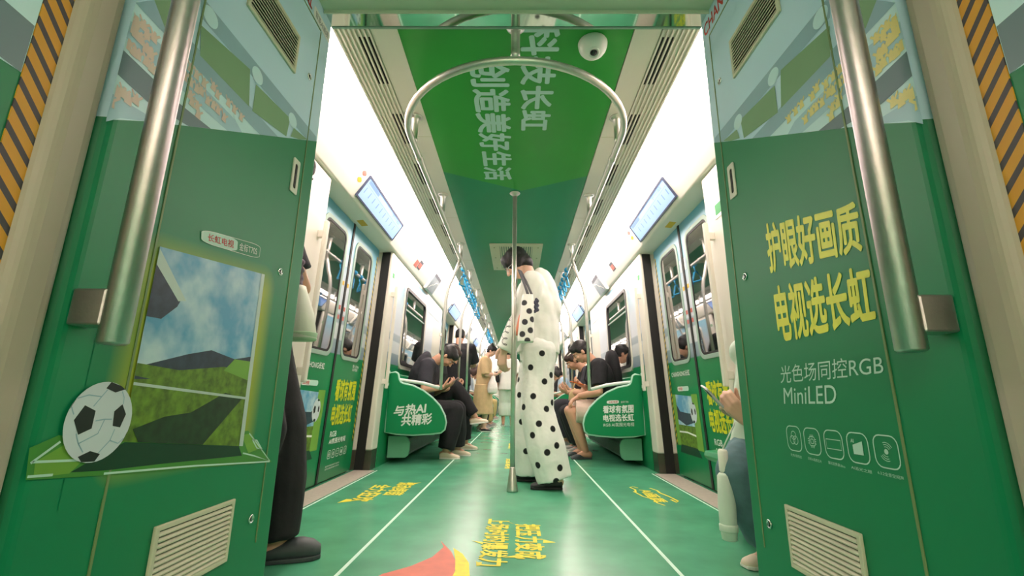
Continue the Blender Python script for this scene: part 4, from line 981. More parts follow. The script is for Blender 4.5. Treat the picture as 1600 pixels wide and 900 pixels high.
def hand(mb, w, d, n, side, sc_=1., curl=.5, thumb=.4, spread=1.):
    """palm and five fingers: w wrist, d finger direction, n the way the palm faces, side the thumb's side"""
    d = nrm(d); n = nrm(n - d * (n @ d)); t = nrm(side - d * (side @ d) - n * (side @ n))
    for k, off in enumerate((.027, .009, -.009, -.026)):
        kn = w + (d * (.088 - .004 * abs(k - 1)) + t * off) * sc_
        cone(mb, [w + t * off * .45 * sc_ + d * .01 * sc_, (w + kn) / 2 + t * off * .15 * sc_, kn], [.015 * sc_, .0145 * sc_, .0115 * sc_], 10)
        L = [(.040, .026, .020), (.044, .029, .021), (.041, .027, .020), (.032, .021, .018)][k]
        p = kn; dd = nrm(d + t * (.10 - .07 * k) * spread); ax = np.cross(dd, n); P = [p]
        for j in range(3):
            dd = rot(dd, ax, curl * (.75, 1., .7)[j]); p = p + dd * L[j] * sc_; P.append(p)
        cone(mb, P, [.0105 * sc_, .0095 * sc_, .0088 * sc_, .0072 * sc_], 10)
    b = w + (d * .022 + t * .022) * sc_; dd = nrm(d * .72 + t * .62 + n * thumb); p1 = b + dd * .042 * sc_; d2 = nrm(dd + d * .35 + n * .15); p2 = p1 + d2 * .032 * sc_; p3 = p2 + nrm(d2 + n * .2) * .024 * sc_
    cone(mb, [w + d * .01 * sc_ + t * .008 * sc_, b, p1, p2, p3], [.015 * sc_, .0155 * sc_, .0125 * sc_, .0105 * sc_, .008 * sc_], 10)

from mathutils import noise as mnoise
def wrinkle(o, amp, fx=(9., 9., 9.), seed=0.):
    """folds in cloth: push the surface in and out"""
    me = o.data; n = len(me.vertices); co = np.empty(n * 3); me.vertices.foreach_get('co', co); co = co.reshape(-1, 3); no = np.empty(n * 3); me.vertex_normals.foreach_get('vector', no); no = no.reshape(-1, 3)
    h = np.array([mnoise.noise(Vector((p[0] * fx[0] + seed, p[1] * fx[1], p[2] * fx[2] + .6 * p[0] * fx[0]))) + .5 * mnoise.noise(Vector((p[0] * fx[0] * 2.3, p[1] * fx[1] * 2.3 + seed, p[2] * fx[2] * 2.1))) for p in co])
    co = co + no * (amp * h)[:, None]; me.vertices.foreach_set('co', co.ravel()); me.update()
PEOPLE = {}
def person(label, hip, face, H=1.68, lean=(0, 0), neck=0, hp=0, hy=0, hr=0, feet=None, kpole=None, hands=None, epole=None, top=None, bottom=None, shoes=None, hair=('short', 'hair_black'), skin='skin', vox=.006, fw=1., curl=.5, group=None, sidelean=0, key=None, toe_up=(0, 0), detail=True, armless=False, hs=1., leg=1.):
    hip = np.asarray(hip, float); fa = math.radians(face); F = np.array([math.cos(fa), math.sin(fa), 0]); R = np.cross(F, UP)
    r = math.radians; k = H / 1.7
    def dirn(a): return UP * math.cos(r(a)) * math.cos(r(sidelean)) + F * math.sin(r(a)) + R * math.sin(r(sidelean)) * math.cos(r(a))
    a0, a1 = lean; d0, d1 = dirn(a0), dirn(a0 + a1)
    n0 = nrm(F - d0 * (F @ d0)); n1 = nrm(F - d1 * (F @ d1)); R1 = np.cross(n1, d1)
    W = hip + d0 * .10 * H; C = W + nrm(d0 + d1) * .10 * H; N = C + d1 * .10 * H; nm_ = nrm(n0 + n1)
    dn = dirn(a0 + a1 + neck)
    hf = rot(rot(nrm(F * math.cos(r(hp)) - UP * math.sin(r(hp))), UP, r(hy)), F, 0); hu = rot(nrm(UP * math.cos(r(hp)) + F * math.sin(r(hp))), UP, r(hy)); hR = np.cross(hf, hu)
    hf, hu, hR = hf, rot(hu, hf, r(hr)), rot(hR, hf, r(hr))
    HC = N + dn * .062 * H + hu * .052 * H + hf * .012 * H
    sh = [N - d1 * .022 * H + sg * R1 * .100 * H * fw for sg in (-1, 1)]
    hj = [hip + sg * R * .052 * H - d0 * .01 * H for sg in (-1, 1)]
    ua, fo, th, sn = .172 * H, .150 * H, .240 * H * leg, .240 * H * leg
    el, wr, kn, an = [None] * 2, [None] * 2, [None] * 2, [None] * 2
    for i in (0, 1):
        sg = (-1, 1)[i]
        hw = hands[i][0] if hands else sh[i] - UP * .30 * H + F * .03 * H + sg * R * .03 * H
        ep = (epole[i] if epole else -F * .6 - UP * .4 + sg * R * .5)
        el[i], wr[i] = two_bone(sh[i], hw, ua, fo, ep)
        fp = np.asarray(feet[i][0], float) + UP * .050 * H
        kp = (kpole[i] if kpole else F + UP * .2)
        kn[i], an[i] = two_bone(hj[i], fp, th, sn, kp)
    loc = hip.copy(); loc[2] = min(min(float(f[0][2]) for f in feet), 10.) if feet else 0
    root = thing('person', label, 'person', tuple(loc), 0, group)
    # ---- body
    mb = MB(); s_ = k
    def torso(m_, add, hem=None, up=1.):
        rg = [(hip - d0 * .045 * H, R, n0, .062, .055), (hip, R, n0, .096 * (1 + (fw - 1) * .5), .068), (W, R, nm_, .083 * (1 + (fw - 1) * .6), .062), (C, R1, n1, .094 * fw, .068), (C + d1 * .06 * H, R1, n1, .094 * fw, .058), (N - d1 * .008 * H, R1, n1, .060, .040), (N + d1 * .01 * H, R1, n1, .034, .032)]
        m_.loft([ering(c, a, b, rx * H + add, ry * H + add) for c, a, b, rx, ry in rg])
    torso(mb, 0)
    for i in (0, 1):
        sg = (-1, 1)[i]
        cone(mb, [N - d1 * .02 * H, N - d1 * .018 * H + sg * R1 * .06 * H * fw, sh[i]], [.036 * H, .037 * H, .033 * H])
        if not armless:
            m1 = sh[i] * .55 + el[i] * .45; cone(mb, [sh[i], m1, el[i]], [.033 * H, .029 * H, .0235 * H]); m2 = el[i] * .68 + wr[i] * .32
            cone(mb, [el[i], m2, wr[i]], [.0235 * H, .0245 * H, .0155 * H])
            if hands: hand(mb, wr[i], np.asarray(hands[i][1], float), np.asarray(hands[i][2], float), np.asarray(hands[i][3], float) if len(hands[i]) > 3 else -sg * R, k * hs, (hands[i][4] if len(hands[i]) > 4 else curl))
            else: hand(mb, wr[i], wr[i] - el[i], -sg * R, F, k, curl)
        m1 = hj[i] * .6 + kn[i] * .4; m2 = kn[i] * .7 + an[i] * .3
        cone(mb, [hj[i], m1, kn[i]], [.056 * H, .048 * H, .033 * H]); shin = nrm(an[i] - kn[i]); bk = np.cross(np.cross(shin, nrm(kn[i] - hj[i] + 1e-6)), shin)
        cone(mb, [kn[i], m2 - (F * .006 * H), an[i]], [.033 * H, .0345 * H, .021 * H])
        fd = nrm(np.array([math.cos(r(feet[i][1])), math.sin(r(feet[i][1])), toe_up[i]])) if feet else F
        gu = nrm(UP - fd * (UP @ fd)); a_ = an[i]
        cone(mb, [a_ - gu * .024 * H - fd * .022 * H, a_ - gu * .026 * H + fd * .03 * H, a_ - gu * .036 * H + fd * .055 * H, a_ - gu * .040 * H + fd * .072 * H], [.020 * H, .019 * H, .012 * H, .009 * H])
    cone(mb, [N - d1 * .01 * H, N + dn * .035 * H, HC - hu * .045 * H - hf * .012 * H], [.036 * H, .034 * H, .034 * H])
    hd = np.stack([hR, hf, hu]); E = lambda f, u, x, rad: mb.ell(HC + (hR * x + hf * f + hu * u) * k, tuple(q * k for q in rad), hd)
    E(-.012, .030, 0, (.075, .094, .085)); E(.022, -.030, 0, (.063, .068, .083)); E(.046, -.086, 0, (.033, .031, .026)); E(.070, .022, 0, (.048, .022, .014)); E(.058, -.03, .034, (.024, .03, .026)); E(.058, -.03, -.034, (.024, .03, .026))
    cone(mb, [HC + (hf * .088 + hu * .008) * k, HC + (hf * .108 - hu * .028) * k], [.008 * k, .0125 * k], 10); E(.092, -.033, .012, (.008, .009, .007)); E(.092, -.033, -.012, (.008, .009, .007))
    E(.080, -.056, 0, (.024, .014, .008)); E(.078, -.068, 0, (.021, .014, .008))
    for sg in (-1, 1): E(-.006, -.012, .073 * sg, (.010, .019, .031))
    body = mb.build('body', skin, root, remesh=vox, smooth=3)
    if detail:
        for sg in (-1, 1):
            m2 = MB(); m2.ell(HC + (hR * .031 * sg + hf * .0765 + hu * .002) * k, (.0125 * k, .0085 * k, .006 * k), hd, 0, 12, 8); e = m2.build('eye', 'eye_white', body)
            m2 = MB(); m2.ell(HC + (hR * .031 * sg + hf * .0825 + hu * .000) * k, (.0055 * k, .0032 * k, .0056 * k), hd, 0, 10, 6); m2.build('pupil', 'eye_dark', e)
            m2 = MB(); m2.tube([HC + (hR * x * sg + hf * f + hu * u) * k for x, f, u in ((.014, .0925, .021), (.030, .0915, .027), (.048, .079, .020))], [.0035 * k, .004 * k, .0025 * k], 8); m2.build('eyebrow', hair[1], body)
        m2 = MB(); m2.ell(HC + (hf * .0915 - hu * .061) * k, (.020 * k, .0045 * k, .006 * k), hd); m2.build('lips', 'lip', body)
    # ---- hair
    if hair:
        mb = MB(); E2 = lambda f, u, x, rad: mb.ell(HC + (hR * x + hf * f + hu * u) * k, tuple(q * k for q in rad), hd)
        E2(-.022, .042, 0, (.082, .098, .084)); E2(-.040, .0, 0, (.078, .072, .085)); E2(.040, .070, 0, (.062, .050, .044))
        for sg in (-1, 1): E2(.0, .03, .066 * sg, (.016, .045, .05)); E2(.052, .058, .03 * sg, (.034, .034, .03))
        if hair[0] == 'fringe':
            E2(.066, .040, 0, (.058, .030, .034)); E2(.056, .012, .05, (.016, .022, .05)); E2(.056, .012, -.05, (.016, .022, .05)); E2(-.055, -.035, 0, (.072, .058, .07)); E2(-.006, -.004, .070, (.022, .05, .052)); E2(-.006, -.004, -.070, (.022, .05, .052)); E2(.05, .03, .045, (.03, .04, .045)); E2(.05, .03, -.045, (.03, .04, .045))
        if hair[0] == 'bun': E2(-.055, .125, 0, (.036, .036, .034)); E2(-.04, .10, 0, (.03, .03, .03))
        if hair[0] == 'tied': E2(-.115, -.01, 0, (.03, .03, .034)); E2(-.10, -.06, 0, (.022, .022, .05))
        if hair[0] == 'bob':
            E2(-.055, -.06, 0, (.082, .062, .085)); 
            for sg in (-1, 1): E2(.005, -.04, .078 * sg, (.020, .052, .085))
        mb.build('hair', hair[1], root, remesh=.009 if vox < .009 else .013, smooth=4)
    # ---- top
    if top:
        ad = top.get('loose', .012); mb = MB(); hem = top.get('hem', .06)
        rg = [(hip - d0 * hem * H, R, n0, .098 * (1 + (fw - 1) * .5) * top.get('hemw', 1), .072 * top.get('hemw', 1)), (hip, R, n0, .098 * (1 + (fw - 1) * .5) * top.get('hemw', 1), .073 * top.get('hemw', 1)), (W, R, nm_, .090 * (1 + (fw - 1) * .6), .070), (C, R1, n1, .098 * fw, .070), (C + d1 * .06 * H, R1, n1, .098 * fw, .060), (N - d1 * .008 * H, R1, n1, .064, .044), (N + d1 * .004 * H, R1, n1, .040, .036)]
        mb.loft([ering(c, a, b, rx * H + ad, ry * H + ad) for c, a, b, rx, ry in rg])
        if top.get('back', 0): mb.ell(C - n1 * .05 * H + d1 * .02 * H, (.085 * H * fw, .05 * H + top['back'], .14 * H), np.stack([R1, n1, d1]))
        for i in (0, 1):
            sg = (-1, 1)[i]; cone(mb, [N - d1 * .02 * H, N - d1 * .018 * H + sg * R1 * .06 * H * fw, sh[i]], [.037 * H + ad * .6, .040 * H + ad * .6, .036 * H + ad])
            sl = top.get('sleeve', .5); ws = top.get('width', 1.)
            if sl <= 1:
                e = sh[i] + (el[i] - sh[i]) * (sl + .1); open_cone(mb, [sh[i], e], [.036 * H + ad, (.034 * H + ad) * ws])
            else:
                e = el[i] + (wr[i] - el[i]) * (sl - 1); cone(mb, [sh[i], (sh[i] + el[i]) / 2, el[i]], [.036 * H + ad, .034 * H + ad, (.030 * H + ad) * ws]); open_cone(mb, [el[i], e + nrm(wr[i] - el[i]) * .02], [(.030 * H + ad) * ws, (.024 * H + ad) * ws])
        to = mb.build('shirt', top['mat'], root, remesh=max(.009, vox * 1.3), smooth=top.get('smooth', 5))
        if vox < .0085: wrinkle(to, top.get('wr', .007), (9, 9, 7), 3.)
        PEOPLE.setdefault(key, {})['top'] = to
        if top.get('skirt'):
            mb = MB(); z1 = top['skirt']; mb.loft([ering(hip, R, n0, .11 * H + ad, .08 * H + ad), ering(hip - UP * .15 * H, R, F, .125 * H + ad, .095 * H + ad), ering(hip - UP * z1 * H, R, F, .14 * H + ad, .11 * H + ad)]); mb.build('skirt', top['mat'], root, remesh=.011, smooth=4)
    # ---- trousers
    if bottom:
        ad = bottom.get('loose', .012); mb = MB(); fl = bottom.get('flare', 1.); Lb = bottom.get('len', 2.)
        rg = [(hip - d0 * .055 * H, R, n0, .070, .062), (hip, R, n0, .097 * (1 + (fw - 1) * .5), .071), (hip + d0 * .06 * H, R, n0, .090 * (1 + (fw - 1) * .5), .066)]
        mb.loft([ering(c, a, b, rx * H + ad, ry * H + ad) for c, a, b, rx, ry in rg])
        for i in (0, 1):
            m1 = hj[i] * .6 + kn[i] * .4
            if Lb <= 1: e = hj[i] + (kn[i] - hj[i]) * (Lb + .08); open_cone(mb, [hj[i], e], [.058 * H + ad, (.044 * H + ad) * fl])
            else:
                e = kn[i] + (an[i] - kn[i]) * (Lb - 1) + (UP * 0)
                cone(mb, [hj[i], m1, kn[i]], [.058 * H + ad, .050 * H + ad, (.036 * H + ad) * (1 + (fl - 1) * .5)]); m2 = (kn[i] + e) / 2
                open_cone(mb, [kn[i], m2, e], [(.036 * H + ad) * (1 + (fl - 1) * .5), (.037 * H + ad) * (1 + (fl - 1) * .7), (.026 * H + ad) * fl])
        tr = mb.build('trousers' if Lb > 1.2 else 'shorts', bottom['mat'], root, remesh=max(.009, vox * 1.3), smooth=bottom.get('smooth', 5))
        if vox < .0085: wrinkle(tr, bottom.get('wr', .006), (11, 11, 5), 7.)
        PEOPLE.setdefault(key, {})['bottom'] = tr
    # ---- shoes
    if shoes:
        for i in (0, 1):
            fd = nrm(np.array([math.cos(r(feet[i][1])), math.sin(r(feet[i][1])), toe_up[i]])); gu = nrm(UP - fd * (UP @ fd)); sd = np.cross(fd, gu); b = an[i] - gu * .050 * H
            bulk = shoes.get('bulk', 1.); mb = MB(); rg = []
            prof = [(-.060, .020, .030, .030), (-.045, .030, .034, .036), (0, .034, .035, .040), (.05, .030, .040, .030), (.095, .024, .044, .024), (.130, .018, .040, .019), (.150, .014, .024, .014)]
            if shoes.get('kind') == 'clog': prof = [(-.060, .020, .030, .026), (-.045, .024, .036, .030), (0, .026, .040, .032), (.05, .036, .046, .038), (.095, .036, .052, .038), (.135, .030, .050, .032), (.162, .022, .030, .022)]
            if shoes.get('kind') == 'slipper': prof = [(-.060, .008, .030, .008), (-.03, .010, .036, .010), (.02, .012, .040, .012), (.06, .026, .044, .026), (.10, .024, .046, .024), (.135, .016, .040, .016), (.152, .010, .026, .010)]
            for x, zc, rx, rz in prof: rg.append(ering(b + fd * x * k + gu * (max(rz, zc) * 1.0) * k, sd, gu, rx * bulk * k, rz * k, 16))
            mb.loft(rg); sh_ = mb.build('shoe', shoes['mat'], root, remesh=.006, smooth=3)
            mb = MB(); ol = []
            for x, zc, rx, rz in prof: ol.append((x, rx * 1.05 * bulk))
            P = [b + fd * x * k + sd * w_ * k for x, w_ in ol] + [b + fd * x * k - sd * w_ * k for x, w_ in reversed(ol)]
            mb.prism([p + gu * .001 for p in P], [p + gu * .016 * k for p in P]); mb.build('sole', shoes.get('sole', shoes['mat']), sh_, bevel=.003)
    info = dict(root=root, N=N, C=C, HC=HC, hf=hf, hu=hu, hR=hR, sh=sh, el=el, wr=wr, kn=kn, an=an, F=F, R=R, d1=d1, n1=n1, k=k, body=body)
    PEOPLE.setdefault(key, {}).update(info); return info
def phone(c, long_, normal, label, mat_='phone_dark', L=.15, Wd=.075):
    """a mobile phone: case, screen and camera bump"""
    l = nrm(long_); n = nrm(np.asarray(normal, float) - l * (np.asarray(normal, float) @ l)); w = np.cross(l, n); c = np.asarray(c, float)
    t = thing('mobile_phone', label, 'phone', tuple(c)); P = [c + l * a + w * b for a, b in rrect(-L / 2, L / 2, -Wd / 2, Wd / 2, .011, 4)]
    mb = MB(); mb.prism([p - n * .004 for p in P], [p + n * .004 for p in P]); mb.build('case', mat_, t, bevel=.001)
    P = [c + l * a + w * b for a, b in rrect(-L / 2 + .004, L / 2 - .004, -Wd / 2 + .004, Wd / 2 - .004, .009, 4)]
    mb = MB(); mb.prism([p + n * .0041 for p in P], [p + n * .0048 for p in P]); mb.build('screen', 'phone_dark', t)
    P = [c + l * a + w * b for a, b in rrect(L / 2 - .042, L / 2 - .010, -Wd / 2 + .008, -Wd / 2 + .040, .007, 4)]
    mb = MB(); mb.prism([p - n * .0041 for p in P], [p - n * .006 for p in P]); mb.build('camera_bump', 'phone_dark', t)
    return t
V3 = lambda *a: np.array(a, float)
# ---- the woman in polka dots by the centre pole
w = person('standing person with bowed head in white jacket and white trousers with black polka dots', (.178, 3.42, .945), 180, 1.735, lean=(-2, 17), neck=4, hp=42, feet=[((.265, 3.285, 0), 180), ((.125, 3.58, 0), 172)],
    hands=[(V3(-.095, 3.255, .865), V3(-.1, .1, -1), V3(.6, .8, 0), V3(-1, .2, 0), .75), (V3(-.03, 3.60, 1.0), V3(-.8, 0, -.5), V3(0, -.6, -1), V3(0, -1, .4), .45)], epole=[V3(.5, -.1, -.2), V3(.5, .1, -.2)], fw=.88, leg=1.027,
    top=dict(mat='cloth_white', sleeve=1.88, loose=.028, hem=.02, hemw=1.02, width=1.0, wr=.010, back=.012, smooth=5), bottom=dict(mat='polka_cloth', len=2.07, loose=.026, flare=1.7, smooth=4),
    shoes=dict(mat='shoe_black', sole='shoe_black'), hair=('fringe', 'hair_black'), skin='skin_fair', key='w')
W_ = PEOPLE['w']; root = W_['root']; tr = W_['bottom']
bv = BVHTree.FromPolygons([v.co[:] for v in tr.data.vertices], [p.vertices[:] for p in tr.data.polygons])
def hit(b, p):
    d = px_ray(p); h = b.ray_cast(Vector(CAM), Vector(nrm(d))); return None if h[0] is None else np.array(h[0])
front = [(829, 574), (861, 586), (851, 596), (810, 593), (833, 619), (863, 629), (854, 639), (842, 662), (815, 659), (864, 670), (855, 707), (840, 727), (869, 752), (818, 636), (832, 680), (822, 705), (811, 617), (875, 731), (847, 552), (810, 549), (872, 610), (870, 696)]
dots = [h for h in (hit(bv, p) for p in front) if h is not None]
vv = np.array([v.co[:] for v in tr.data.vertices]); rnd = random.Random(1)
for _ in range(4000):
    c = vv[rnd.randrange(len(vv))]
    if c[1] > 3.42 and min(np.linalg.norm(np.array(dots) - c, axis=1)) > .165: dots.append(c)
at = tr.data.attributes.new('dist', 'FLOAT', 'POINT'); dd = np.min(np.linalg.norm(vv[:, None, :] - np.array(dots)[None], axis=2), axis=1); at.data.foreach_set('value', dd.astype(np.float32))
# waistband cord, glasses, writing on the sleeve
mb = MB()
for sg in (-1, 1):
    c = W_['HC'] + W_['hf'] * .094 * W_['k'] + W_['hR'] * .032 * sg - W_['hu'] * .0; mb.tube([c + W_['hR'] * .024 * math.cos(a) + W_['hu'] * .019 * math.sin(a) for a in [math.pi * q / 8 for q in range(16)]], .0016, 6, closed=True)
    mb.tube([c + W_['hR'] * sg * .024, c + W_['hR'] * sg * .046 - W_['hf'] * .02, c + W_['hR'] * sg * .046 - W_['hf'] * .10 + W_['hu'] * .004], .002, 6)
mb.build('glasses', 'glasses', root)
to = W_['top']; bt = BVHTree.FromPolygons([v.co[:] for v in to.data.vertices], [p.vertices[:] for p in to.data.polygons])
mb = MB(); run = []
a_, b_ = np.array([786., 540.]), np.array([801., 474.])
ax2 = (b_ - a_) / np.linalg.norm(b_ - a_); nx2 = np.array([-ax2[1], ax2[0]])
for q in range(150):
    t = q / 149.; u = a_ + (b_ - a_) * t + nx2 * (4.5 * math.sin(t * 44) * (1 - .35 * t) + 1.5 * math.sin(t * 19)) + ax2 * 3.0 * math.cos(t * 44)
    h = hit(bt, u)
    if h is not None and (not run or np.linalg.norm(h - run[-1]) < .05): run.append(h + (CAM - h) / np.linalg.norm(CAM - h) * .002)
if len(run) > 4: mb.tube(run, .0017, 5); mb.build('sleeve_script', 'cloth_charcoal', to)
# ---- her shoulder bag
bg = thing('shoulder_bag', 'white polka dot bag on a grey strap at the side of the bowed standing person', 'bag', tuple(on_y((822, 500), 3.08)))
cor = [on_y(p, 3.08) for p in [(816, 461), (834, 458), (834.5, 531), (808, 537)]]
mb = MB(); rg = []
for t in np.linspace(0, 1, 14):
    c0 = cor[0] * (1 - t) + cor[3] * t; c1 = cor[1] * (1 - t) + cor[2] * t; mid = (c0 + c1) / 2; hx = np.linalg.norm(c1 - c0) / 2 * (1 if .02 < t < .98 else .9)
    rg.append(ering(mid + V3(0, .02, 0), V3(1, 0, 0), V3(0, 1, 0), hx, .020 + .035 * math.sin(math.pi * min(t * 1.2, 1) * .62), 28, 3.2))
mb.loft(rg); bb = mb.build('bag_body', 'polka_bag', bg)
sub = bb.modifiers.new('sub', 'SUBSURF'); sub.levels = 2; sub.render_levels = 2; sub.subdivision_type = 'SIMPLE'
m2 = bpy.data.meshes.new_from_object(bb.evaluated_get(bpy.context.evaluated_depsgraph_get())); bb.modifiers.clear(); bb.data = m2
bvb = BVHTree.FromPolygons([v.co[:] for v in m2.vertices], [p.vertices[:] for p in m2.polygons])
bd = [h for h in (hit(bvb, p) for p in [(827, 486), (819, 473), (829, 516), (820, 503), (816, 522), (824, 532), (832, 499), (811, 536)]) if h is not None]
vv = np.array([v.co[:] for v in m2.vertices])
for _ in range(600):
    c = vv[rnd.randrange(len(vv))]
    if c[1] > 3.105 and min(np.linalg.norm(np.array(bd) - c, axis=1)) > .07: bd.append(c)
at = m2.attributes.new('dist', 'FLOAT', 'POINT'); at.data.foreach_set('value', np.min(np.linalg.norm(vv[:, None] - np.array(bd)[None], axis=2), axis=1).astype(np.float32))
mb = MB(); Sh = W_['sh'][0]
pth = [on_y((826, 460), 3.085), on_y((820, 445), 3.13), on_y((815, 432), 3.19), on_y((811, 422), 3.26)]
pth = [cor[1] * .5 + cor[0] * .5 + V3(0, .01, 0)] + [p for p in pth[1:]]
for o in (0, .028): mb.tube([p + V3(o * (1 - .6 * i / 3), .02 * (o > 0), 0) for i, p in enumerate(pth)], [.012, .012, .013, .013], 8, flat=.4)
mb.build('strap', 'strap_grey', bg)
mb = MB()
for q in range(9): mb.ell(on_y((838 + 2.5 * math.sin(q * 2.1), 468 + 2.6 * q * .9), 3.095), (.012, .012, .013), None, 0, 10, 6)
mb.build('charm', 'scrunchie', bg, remesh=.006, smooth=1)
mb = MB(); mb.loft([ering(on_y(p, 3.12), V3(1, 0, 0), V3(0, 1, 0), r_, .018, 12) for p, r_ in (((818, 480), .006), ((814, 495), .017), ((811, 512), .02), ((808, 524), .008))]); mb.build('red_pouch', 'salmon', bg)

# ---- person behind the left cabinet
person('person mostly hidden behind the left cabinet in black trousers and dark grey clogs', (-1.045, 1.80, .865), 8, 1.66, fw=.88, lean=(-1, 2), neck=4, hp=22, feet=[((-.868, 1.845, 0), 25), ((-1.0, 1.68, 0), 5)],
    hands=[(V3(-1.0, 1.86, 1.26), V3(.1, -.7, .6), V3(-.8, -.2, .5), V3(0, -.3, .9), .8), (V3(-1.0, 1.72, 1.22), V3(.1, .5, .7), V3(-.7, .3, .6), V3(0, .3, .9), .8)], epole=[V3(.05, .8, -.75), V3(.2, -.8, -.5)],
    top=dict(mat='cloth_charcoal', sleeve=.62, loose=.012, hem=.05), bottom=dict(mat='cloth_black', len=2.02, loose=.018, flare=1.3), shoes=dict(mat='clog_grey', kind='clog', sole='clog_grey'), key='l')
hb = thing('handbag', 'white bucket bag hanging beside the left cabinet', 'bag', (-.93, 1.93, .84))
mb = MB(); rg = []
for t, hx, hy in ((0, .070, .05), (.02, .082, .056), (.5, .068, .05), (.9, .040, .034), (1, .034, .03)): rg.append(ering(V3(-.928 - .012 * t * 2, 1.94, .825 + .235 * t), V3(1, 0, -.0), V3(0, 1, 0), hx, hy, 24, 2.8))
mb.loft(rg); mb.build('bag_body', 'bag_white', hb)
mb = MB(); rg = [ering(V3(-.928, 1.94, .819 + .012 * t), V3(1, 0, 0), V3(0, 1, 0), h_, h_ * .68, 24, 2.8) for t, h_ in ((0, .066), (.4, .080), (2.6, .0815), (2.9, .082))]; mb.loft(rg); mb.build('bag_base', 'bag_floor_bounce', hb)  # base of the white bag, coloured with the green floor's reflected light
mb = MB()
for q in range(10): mb.ell(V3(-.955 + .014 * math.sin(q * 2.3), 1.93 + .012 * math.cos(q * 1.7), 1.055 + .012 * q), (.022, .022, .016), None, 0, 10, 6)
mb.build('scarf', 'cloth_purple', hb, remesh=.007, smooth=1)
mb = MB(); mb.tube([(-.95, 1.94, 1.05), (-.965, 1.935, 1.14), (-.985, 1.93, 1.20)], .007, 8); mb.build('handle', 'bag_white', hb)

# ---- seated person behind the right cabinet: jeans, white sleeves, phone, folded umbrella
person('seated person behind the right cabinet in jeans with white jacket sleeves holding a phone', (1.055, 2.0, .385), 205, 1.42, lean=(0, 6), neck=12, hp=40, sidelean=-13, fw=.9, leg=.80, feet=[((1.04, 1.80, 0), 205), ((.965, 1.875, 0), 192)],
    kpole=[V3(-.3, -.5, .8), V3(-.6, -.4, .7)], hands=[(V3(.915, 1.865, .510), V3(-.55, -.05, .62), V3(.25, .9, .3), V3(-.5, .2, .8), .85), (V3(.945, 1.965, .525), V3(-.75, -.1, .5), V3(-.2, -.9, .3), V3(-.3, .1, .9), .8)], epole=[V3(.8, -.4, -.5), V3(1, -.4, -.5)],
    top=dict(mat='cloth_mint', sleeve=1.88, loose=.020, hem=.03, width=1.25), bottom=dict(mat='cloth_jeans', len=1.92, loose=.018, flare=1.4), shoes=dict(mat='shoe_cream', sole='shoe_sole'), hair=('bob', 'hair_black'), skin='skin_fair', key='r', vox=.005, hs=1.15)
phone(V3(.822, 1.905, .588), V3(-.62, -.1, .66), V3(.85, -.25, .75), 'silver edged phone held by the seated person in jeans', 'phone_silver')
um = thing('folded_umbrella', 'pale folded umbrella hanging in front of the jeans behind the right cabinet', 'umbrella', (.80, 1.84, .09))
A, B = V3(.792, 1.83, .095), V3(.797, 1.835, .325); ud = nrm(B - A)
mb = MB(); mb.tube([A, A + ud * .004, A + ud * .05, A + ud * .12, B - ud * .01, B], [.020, .026, .030, .031, .026, .018], 22); mb.build('canopy', 'cloth_mint', um)
mb = MB(); mb.tube([A + ud * .03, A + ud * .034, A + ud * .052, A + ud * .056], [.030, .0325, .0325, .030], 22); mb.build('band', 'cloth_mint', um)
mb = MB(); mb.tube([B, B + ud * .008, B + ud * .075, B + ud * .083], [.013, .017, .018, .014], 18); mb.build('handle', 'shoe_sole', um)
mb = MB(); mb.tube([B + ud * .083, (.835, 1.85, .46), (.868, 1.86, .505)], .003, 6); mb.build('wrist_strap', 'cloth_mint', um)

# ---- nearest left bench
person('seated person in black T-shirt bent over a phone behind the slogan end panel', (-1.0, 4.92, .475), 0, 1.62, lean=(3, 20), neck=36, hp=62, feet=[((-.60, 5.02, 0), 0), ((-.68, 4.76, 0), -4)],
    hands=[(V3(-.74, 4.98, .70), V3(.8, -.35, .3), V3(-.3, -.4, .8), V3(.2, .2, .9), .7), (V3(-.75, 4.80, .69), V3(.8, .35, .3), V3(-.3, .5, .8), V3(.2, -.2, .9), .7)], epole=[V3(-.4, .6, -.6), V3(-.3, -.7, -.6)],
    top=dict(mat='cloth_charcoal', sleeve=.72, loose=.020, hem=.04, back=.006), bottom=dict(mat='cloth_black', len=1.97, loose=.020, flare=1.35), shoes=dict(mat='shoe_cream', sole='shoe_sole', bulk=1.05), key='p1', fw=1.12)
phone(V3(-.655, 4.89, .745), V3(.75, 0, .62), V3(-.6, 0, .75), 'dark pink phone in the hands of the person bent over behind the slogan panel', 'phone_pink')
person('seated person with brown hair and crossed legs in black, cream shoe raised into the aisle', (-1.0, 5.50, .475), 0, 1.66, lean=(3, 16), neck=22, hp=46, feet=[((-.58, 5.60, 0), 5), ((-.455, 5.36, .30), -6)],
    kpole=[V3(1, 0, .3), V3(.5, -.1, 1)], hands=[(V3(-.72, 5.58, .70), V3(.8, -.35, .3), V3(-.3, -.4, .8), V3(.2, .2, .9), .8), (V3(-.70, 5.38, .70), V3(.8, .35, .3), V3(-.3, .5, .8), V3(.2, -.2, .9), .8)], epole=[V3(-.4, .6, -.6), V3(-.3, -.7, -.6)],
    top=dict(mat='cloth_black', sleeve=.7, loose=.018, hem=.04), bottom=dict(mat='cloth_black', len=1.93, loose=.016, flare=1.2), shoes=dict(mat='shoe_cream', sole='shoe_sole', bulk=1.05), hair=('short', 'hair_brown'), key='p2', toe_up=(0, .12))
ls = dict(shoes=dict(mat='shoe_black', sole='shoe_sole'), vox=.009)
